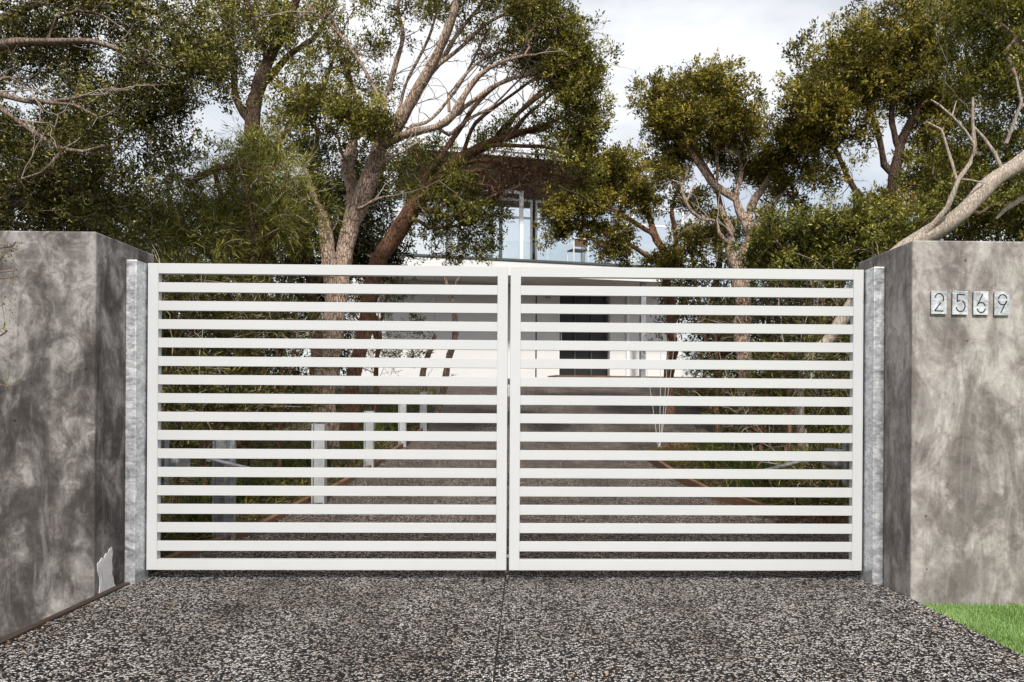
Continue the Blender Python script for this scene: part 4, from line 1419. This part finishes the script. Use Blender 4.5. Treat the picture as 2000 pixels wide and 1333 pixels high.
D = 11.5
make_tree('tall_round_tree', 'tall dense olive tree rising at upper right behind the pillar', [
    [('g', 1760, D, 20), (1758, 640, D, 18), (1750, 500, D, 16), (1738, 430, D, 13), (1742, 360, D, 11), (1748, 310, D, 10), (1758, 270, D, 8), (1790, 220, D, 6), (1830, 160, D, 4)],
    [(1738, 430, D, 9), (1700, 405, D, 7), (1668, 370, D, 6), (1640, 310, D, 5), (1610, 260, D, 4), (1580, 220, D, 3)],
    [(1745, 340, D, 7), (1725, 280, D, 6), (1700, 210, D, 5), (1690, 140, D, 4)],
    [(1752, 290, D, 6), (1745, 220, D, 5), (1760, 140, D, 4), (1780, 80, D, 3)],
    [(1745, 450, D, 8), (1800, 360, D + .2, 7), (1850, 270, D + .3, 5), (1900, 170, D + .3, 4)],
    [(1742, 420, D, 6), (1690, 440, D, 5), (1630, 430, D, 4), (1600, 400, D, 3)],
], [
    (1560, 215, D, 45, 45, .6, 70), (1610, 160, D, 45, 45, .7, 70), (1660, 110, D, 55, 45, .8, 90), (1740, 70, D, 65, 45, .9, 105), (1830, 60, D, 70, 55, .9, 110), (1900, 20, D, 90, 50, .9, 110), (1620, 240, D, 60, 40, .7, 80), (1700, 180, D, 70, 45, .8, 105),
    (1790, 160, D, 70, 55, .8, 100), (1560, 275, D + .1, 40, 30, .5, 40), (1640, 290, D + .2, 40, 30, .5, 18), (1850, 200, D + .2, 60, 60, .7, 70), (1800, 270, D + .3, 50, 50, .5, 50), (1830, 360, D + .3, 60, 50, .5, 60), (1785, 330, D + .3, 34, 40, .5, 20), (1690, 400, D + .2, 40, 35, .5, 9),
    (1760, 420, D, 60, 45, .6, 55), (1640, 350, D + .2, 36, 36, .5, 9), (1600, 360, D + .1, 30, 30, .4, 9), (1560, 130, D + .1, 20, 25, .3, 8), (1980, 100, D + .3, 100, 100, .8, 70),
], 'bark_dark', 'gold', 24, dens=1.05, nl=92, rc=.18, ll=0.053, lw=0.0215, bf=.34)

D = 9.4
make_tree('leafy_bush', 'fresh green bush above the gate beside the right pillar', [
    [('g', 1625, D, 9), (1622, 700, D, 8), (1625, 580, D, 7), (1620, 510, D, 6), (1600, 460, D, 4), (1580, 420, D, 3)],
    [(1623, 580, D, 6), (1670, 500, D, 5), (1700, 450, D, 4), (1720, 420, D, 3)],
    [(1622, 600, D, 6), (1560, 520, D, 5), (1525, 470, D, 4), (1515, 440, D, 3)],
], [
    (1540, 455, D, 45, 38, .5, 65), (1610, 440, D, 55, 34, .6, 70), (1690, 460, D, 55, 40, .6, 75), (1560, 510, D, 60, 35, .6, 70), (1650, 510, D, 70, 30, .6, 70), (1740, 470, D + .2, 36, 26, .4, 30), (1500, 490, D, 24, 24, .4, 20),
], 'bark_red', 'green', 25, nl=90, rc=.16, ll=0.051, lw=0.0175, bf=.3, twig='twig_pale')

# ---- shady trees further back that close the view
back = [
    # px, py, d, half width, half height, clumps, leaf, label
    (-60, 330, 11.0, 150, 260, 170, 'olive', 'dark leafy tree at far left edge, behind the bare pale branches'),
    (150, 420, 12.5, 120, 220, 170, 'green', 'shady tree rising behind the top of left pillar'),
    (330, 520, 14.0, 120, 230, 190, 'olive', 'shady tree behind the left stile of left gate leaf'),
    (500, 560, 15.5, 110, 230, 190, 'green', 'shady backdrop tree between the dark-stemmed tree and pale trunks'),
    (640, 520, 16.5, 60, 170, 90, 'olive', 'narrow shady tree just left of the house'),
    (1400, 560, 17.0, 85, 150, 150, 'olive', 'shady tree at the right end of the house'),
    (1540, 640, 15.0, 90, 150, 130, 'green', 'shady tree behind the forked trunk and smooth trunk'),
    (1680, 660, 13.5, 100, 150, 130, 'olive', 'shady tree behind the right gate post'),
    (1900, 460, 12.5, 110, 200, 160, 'green', 'shady tree behind the cream limb above right pillar'),
    (2060, 480, 9.5, 120, 300, 170, 'olive', 'dark leafy tree at far right edge behind the pillar'),
]
for k, (px, py, d, rx, ry, nc, lf, lab) in enumerate(back):
    make_tree('backdrop_tree', lab, [
        [('g', px, d, 9), (px + 6, py + ry * .8, d, 8), (px - 8, py + ry * .2, d, 7), (px + 5, py - ry * .3, d, 5), (px, py - ry * .7, d, 3)],
        [(px + 4, py + ry * .7, d, 5), (px + rx * .4, py + ry * .1, d, 4), (px + rx * .6, py - ry * .4, d, 2.5)],
        [(px + 4, py + ry * .7, d, 5), (px - rx * .45, py + ry * .1, d, 4), (px - rx * .6, py - ry * .4, d, 2.5)],
    ], [(px, py, d, rx, ry, .9, nc), (px, py + ry * .7, d, rx, ry * .5, .8, int(nc * .45))],
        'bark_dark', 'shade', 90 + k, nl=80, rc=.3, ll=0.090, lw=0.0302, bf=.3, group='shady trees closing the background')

# ---- understorey shrubs seen between the slats and over the pillars
shrubs = [
    # px, py top-centre, d, half width px, half height px, clumps, leaf, label
    (345, 640, 7.0, 70, 120, 110, 'green', 'low shrub behind the left stile of left gate leaf'),
    (450, 640, 7.6, 80, 120, 110, 'olive', 'bushy green shrub left of the pale trunks behind gate'),
    (545, 660, 8.4, 70, 120, 95, 'green', 'bushy shrub touching the foot of the pale trunks'),
    (400, 790, 6.7, 90, 80, 90, 'olive', 'ground-hugging shrub beside the grey steel post'),
    (735, 600, 12.5, 40, 70, 60, 'olive', 'small leafy shrub between the leaning trunk and white house wall'),
    (1400, 640, 12.8, 45, 100, 70, 'olive', 'loose shrub left of the forked tree trunk'),
    (1510, 630, 10.5, 55, 110, 85, 'green', 'bushy shrub between forked trunk and smooth trunk'),
    (1610, 600, 9.0, 60, 90, 80, 'olive', 'leafy shrub behind right stile of the right gate leaf'),
    (1480, 790, 9.8, 80, 60, 80, 'green', 'low green shrub in the middle of right garden bed'),
    (1620, 800, 8.2, 60, 60, 70, 'olive', 'low shrub behind the smooth trunk in right garden bed'),
    (1600, 930, 6.9, 70, 40, 60, 'olive', 'lowest shrub at the foot of the smooth trunk'),
    (1540, 690, 7.3, 40, 50, 36, 'green', 'wispy shrub half hiding the middle of the smooth trunk'),
]
for k, (px, py, d, rx, ry, nc, lf, lab) in enumerate(shrubs):
    make_tree('garden_shrub', lab, [
        [('g', px, d, 5), (px + 4, py + ry * .9, d, 4.5), (px - 6, py + ry * .2, d, 4), (px - 10, py - ry * .4, d, 3)],
        [(px + 2, py + ry, d, 4), (px + rx * .4, py + ry * .3, d, 3), (px + rx * .5, py - ry * .3, d, 2)],
        [(px + 2, py + ry, d, 4), (px - rx * .45, py + ry * .3, d, 3), (px - rx * .6, py - ry * .2, d, 2)],
    ], [(px, py, d, rx, ry, .5, int(nc * .7)), (px, py - ry * .3, d, rx * .8, ry * .6, .5, int(nc * .3)), (px, py + ry, d, rx, ry * .5, .5, int(nc * .4))],
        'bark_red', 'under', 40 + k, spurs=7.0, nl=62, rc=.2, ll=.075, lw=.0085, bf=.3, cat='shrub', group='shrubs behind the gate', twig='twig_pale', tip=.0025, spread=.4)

# ---- broken leaning stems in front of the white wall
make_tree('slender_tree', 'two slender bent stems standing before the white house wall', [
    [('g', 818, 14.0, 6), (828, 740, 14, 6), (842, 680, 14, 6), (850, 655, 14, 4)],
    [('g', 855, 14.1, 7), (868, 730, 14.1, 7), (882, 680, 14.1, 6), (888, 650, 14.1, 6), (888, 610, 14.1, 5), (880, 570, 14.1, 4), (870, 545, 14.1, 3), (850, 538, 14.1, 2)],
    [(882, 575, 14.1, 3.5), (895, 545, 14.1, 3), (905, 538, 14.1, 2)],
], [(800, 620, 14, 30, 25, .3, 14), (780, 690, 14, 30, 22, .3, 14)], 'bark_pale', 'olive', 61, nl=50, rc=.16, ll=0.053, lw=0.0175)

# ---- strappy grass clumps
def grass_mesh(seed, nb, L, w, wild=.5):
    rg = np.random.default_rng(seed)
    vs, qs, tn, off = [], [], [], 0
    S = 5
    for b in range(nb):
        az = rg.random() * 2 * math.pi
        ln = L * (.55 + .6 * rg.random())
        out = wild * (.25 + .9 * rg.random())
        bx, by = rg.normal(size=2) * .035
        dr = np.array([math.cos(az), math.sin(az), 0])
        sd = np.array([-math.sin(az), math.cos(az), 0])
        for k in range(S + 1):
            u = k / S
            p = np.array([bx, by, 0]) + dr * ln * out * u ** 1.6 + np.array([0, 0, 1]) * ln * (u * (1 - .25 * out) - .55 * out * u ** 3)
            ww = w * (1 - .85 * u ** 1.5) / 2
            vs += [p - sd * ww, p + sd * ww]
        for k in range(S):
            q = off + 2 * k
            qs.append((q, q + 1, q + 3, q + 2))
            tn.append(0)
        tone = rg.random()
        tn[-S:] = [tone] * S
        off += 2 * (S + 1)
    return np_mesh('blades', np.array(vs), np.array(qs), M['grass'], np.array(tn))


gmesh = [grass_mesh(70 + k, 90, .55, .011, .5 + .1 * k) for k in range(5)]
rg = np.random.default_rng(9)
spots = []
for k in range(15):                                     # left bed, from the gate towards the house
    y = .7 + .62 * k
    x = left_edge(y) - .28 - .35 * rg.random()
    spots.append((x, y, 'left', k))
ord_ = ['nearest', 'second', 'third', 'fourth', 'fifth', 'sixth', 'seventh', 'eighth', 'ninth', 'tenth', 'eleventh', 'twelfth', 'thirteenth', 'fourteenth', 'farthest']
for (x, y, s, k) in spots:
    t = empty('grass_clump', (x, y, gz(y)), 'strappy grass clump beside left driveway edging, %s from the gate' % ord_[k], 'grass clump', 'grass clumps along the driveway')
    o = bpy.data.objects.new('blades', gmesh[k % 5])
    COL.objects.link(o)
    o.parent = t
    sc = .75 + .5 * rg.random()
    o.scale = (sc, sc, sc * (.85 + .3 * rg.random()))
    o.rotation_euler.z = rg.random() * 6.28
for k in range(12):                                     # right bed
    y = 1.9 + .42 * k
    x = right_edge(y) + .3 + .8 * rg.random()
    if k in (0, 1):
        x += .3
    t = empty('grass_clump', (x, y, gz(y)), 'strappy grass clump inside right garden bed, %s from the gate' % (ord_[k] if k < 11 else 'farthest'), 'grass clump', 'grass clumps in the right bed')
    o = bpy.data.objects.new('blades', gmesh[(k + 2) % 5])
    COL.objects.link(o)
    o.parent = t
    sc = .7 + .5 * rg.random()
    o.scale = (sc, sc, sc)
    o.rotation_euler.z = rg.random() * 6.28

# ---- carpet of low ground cover and leaf litter in the beds
def carpet(name, n, region, leafL, leafW, mat, label, cat, hmax):
    rg_ = np.random.default_rng(len(name))
    pts = []
    while len(pts) < n:
        x, y = region(rg_)
        if .35 < y and not (left_edge(y) - .06 < x < right_edge(y) + .06):
            pts.append((x, y, gz(y)))
    Cc = np.array(pts)
    patch = .5 + .5 * np.sin(Cc[:, 0] * 2.1 + np.sin(Cc[:, 1] * 1.3) * 2) * np.sin(Cc[:, 1] * 2.7)
    Cc[:, 2] += rg_.random(n) * hmax * (.25 + .75 * patch)
    ax = rg_.normal(size=(n, 3))
    ax[:, 2] = np.abs(ax[:, 2]) * .7
    ax /= np.linalg.norm(ax, axis=1)[:, None]
    sd = np.cross(ax, rg_.normal(size=(n, 3)))
    sd /= np.linalg.norm(sd, axis=1)[:, None]
    ln = (leafL * (.5 + rg_.random(n)))[:, None]
    wd = (leafW * (.6 + .7 * rg_.random(n)))[:, None]
    mid = Cc + ax * ln * .5
    V_ = np.stack([Cc, mid + sd * wd * .5, Cc + ax * ln, mid - sd * wd * .5], 1).reshape(-1, 3)
    tn_ = np.clip(rg_.random(n) * .7 + .3 * patch, 0, 1)
    o_ = link(name, np_mesh(name, V_, np.arange(4 * n).reshape(-1, 4), mat, tn_))
    return tag(o_, label, cat, kind='stuff')


def reg_bed(r_):
    y = .4 + 13 * r_.random() ** 1.5
    x = (left_edge(y) - 3.6 * r_.random() ** 1.2) if r_.random() < .5 else (right_edge(y) + 3.0 * r_.random() ** 1.2)
    return x, y


carpet('leaf_litter', 40000, reg_bed, .05, .016, M['litter'], 'brown dry leaf litter covering the garden beds', 'leaf litter', .03)
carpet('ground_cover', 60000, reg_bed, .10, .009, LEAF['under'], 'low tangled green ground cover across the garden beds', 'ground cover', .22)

# ---- red-flowered plant by the far bed, and the clump of pale stems
def flower_plant(px, py, label):
    b = on_ground(px, py)
    t = empty('red_flower_plant', b, label, 'plant', 'red flowering plants')
    rg_ = np.random.default_rng(int(px))
    Cc = np.array(b) + rg_.normal(size=(26, 3)) * np.array([.28, .2, .12]) + np.array([0, 0, .25])
    V_, tn_ = make_leaves(Cc, np.zeros((26, 3)), .12, 36, .06, .02, rg_)
    link('foliage', np_mesh('foliage', V_, np.arange(len(V_)).reshape(-1, 4), LEAF['green'], tn_), t)
    Cf = np.array(b) + rg_.normal(size=(16, 3)) * np.array([.26, .18, .10]) + np.array([0, 0, .34])
    V_, tn_ = make_leaves(Cf, np.zeros((16, 3)), .06, 26, .05, .03, rg_)
    link('blossom', np_mesh('blossom', V_, np.arange(len(V_)).reshape(-1, 4), M['flower'], tn_), t)


flower_plant(1385, 800, 'red flowering plant at the near corner of far bed')
flower_plant(1425, 798, 'red flowering plant left of the forked tree trunk')
flower_plant(1500, 835, 'red flowering plant among the shrubs right of the forked trunk')

b = on_ground(1287, 884)
t = empty('pale_stem_plant', b, 'clump of thin pale stems fanning up from tip of right bed', 'plant')
dd = b.y + 4.81
for (xa, ya) in ((1258, 690), (1290, 660), (1305, 690), (1318, 668)):
    top = P(xa, ya, dd)
    m = MB()
    mid = b.lerp(top, .5) + Vector((.01, 0, 0))
    m.tube([b, mid, top], [.005, .004, .003], 5)
    m.build('stem', M['stem_white'], t)
    m = MB()
    m.tube([top - Vector((0, 0, .02)), top + Vector((0, 0, .07)), top + Vector((0, 0, .2))], [.004, .022, .002], 6)
    m.build('bud', M['twig_dark'], t)

# ---- twiggy sprigs of a shrub reaching in from the left, in front of the pillar
D = 3.9
make_tree('young_shrub', 'thin leafy twigs poking in at left edge before the dark pillar', [
    [(-150, 1200, D, 7), (-140, 900, D, 6), (-120, 700, D, 5), (-90, 560, D, 4), (-60, 500, D, 3), (0, 484, D, 2), (22, 481, D, 1.6), (31, 473, D, 1)],
    [(18, 482, D, 1.5), (34, 488, D, 1)],
    [(-90, 560, D, 3), (-30, 525, D, 2), (0, 507, D, 1.8), (9, 496, D, 1)],
    [(-100, 600, D, 3), (-40, 560, D, 2), (0, 532, D, 1.6), (28, 529, D, 1)],
    [(-100, 620, D, 3), (-40, 560, D, 2), (0, 545, D, 1.8), (24, 545, D, 1.4), (27, 541, D, 1)],
    [(-120, 720, D, 3), (-50, 680, D, 2), (0, 655, D, 1.8), (13, 648, D, 1)],
    [(-130, 820, D, 3), (-50, 770, D, 2), (0, 750, D, 1.8), (18, 757, D, 1)],
], [(26, 482, D, 9, 8, .02, 3), (7, 498, D, 6, 6, .02, 2), (24, 538, D, 7, 8, .02, 2), (4, 592, D, 6, 5, .02, 2), (10, 650, D, 8, 10, .02, 3), (10, 752, D, 8, 6, .02, 2), (-70, 560, D, 40, 120, .1, 14)],
    'twig_dark', 'green', 71, nl=14, rc=.03, ll=.018, lw=.005, cat='shrub', tip=.0012, step=.05, spurs=0)

make_tree('roadside_shrub', 'bushy shrub standing outside the left edge before the pillar', [
    [('g', -620, 4.0, 14), (-600, 800, 4.0, 12), (-560, 500, 4.0, 9), (-540, 250, 4.0, 5)],
    [(-600, 820, 4.0, 8), (-420, 560, 4.0, 6), (-330, 420, 4.0, 4)],
    [(-600, 820, 4.0, 8), (-760, 560, 4.0, 6), (-850, 380, 4.0, 4)],
], [(-560, 560, 4.0, 300, 330, .7, 190), (-560, 900, 4.0, 280, 200, .7, 80)], 'bark_red', 'green', 77, nl=60, rc=.16, ll=.045, lw=.012, cat='shrub')

rg = np.random.default_rng(55)
n = 700
lx, ly = rg.uniform(-2.1, 2.1, n), rg.uniform(-3.6, 6.5, n)
lx = np.where(ly > .2, lx * .8, lx)
edge = rg.random(n) < .72
lx = np.where(edge, np.where(rg.random(n) < .5, -2.1, 2.12) + rg.normal(size=n) * .06 * np.sign(-lx), lx)
keep = np.array([(ly[i] < -.2) or (left_edge(ly[i]) + .03 < lx[i] < right_edge(ly[i]) - .03) for i in range(n)])
lx, ly = lx[keep], ly[keep]
n = len(lx)
zz = np.interp(ly, GY, GZ) + .004
a_ = rg.random(n) * 6.28
L_ = .012 + .018 * rg.random(n)
ax = np.stack([np.cos(a_) * L_, np.sin(a_) * L_, .004 * rg.random(n)], 1)
sd = np.stack([-np.sin(a_) * L_ * .22, np.cos(a_) * L_ * .22, .002 * rg.random(n)], 1)
c_ = np.stack([lx, ly, zz], 1)
V = np.stack([c_ - ax, c_ + sd, c_ + ax, c_ - sd], 1).reshape(-1, 3)
tag(link('fallen_leaves', np_mesh('fallen_leaves', V, np.arange(4 * n).reshape(-1, 4), M['litter'], rg.random(n))), 'small dry leaves scattered over the speckled driveway', 'leaf litter', kind='stuff')
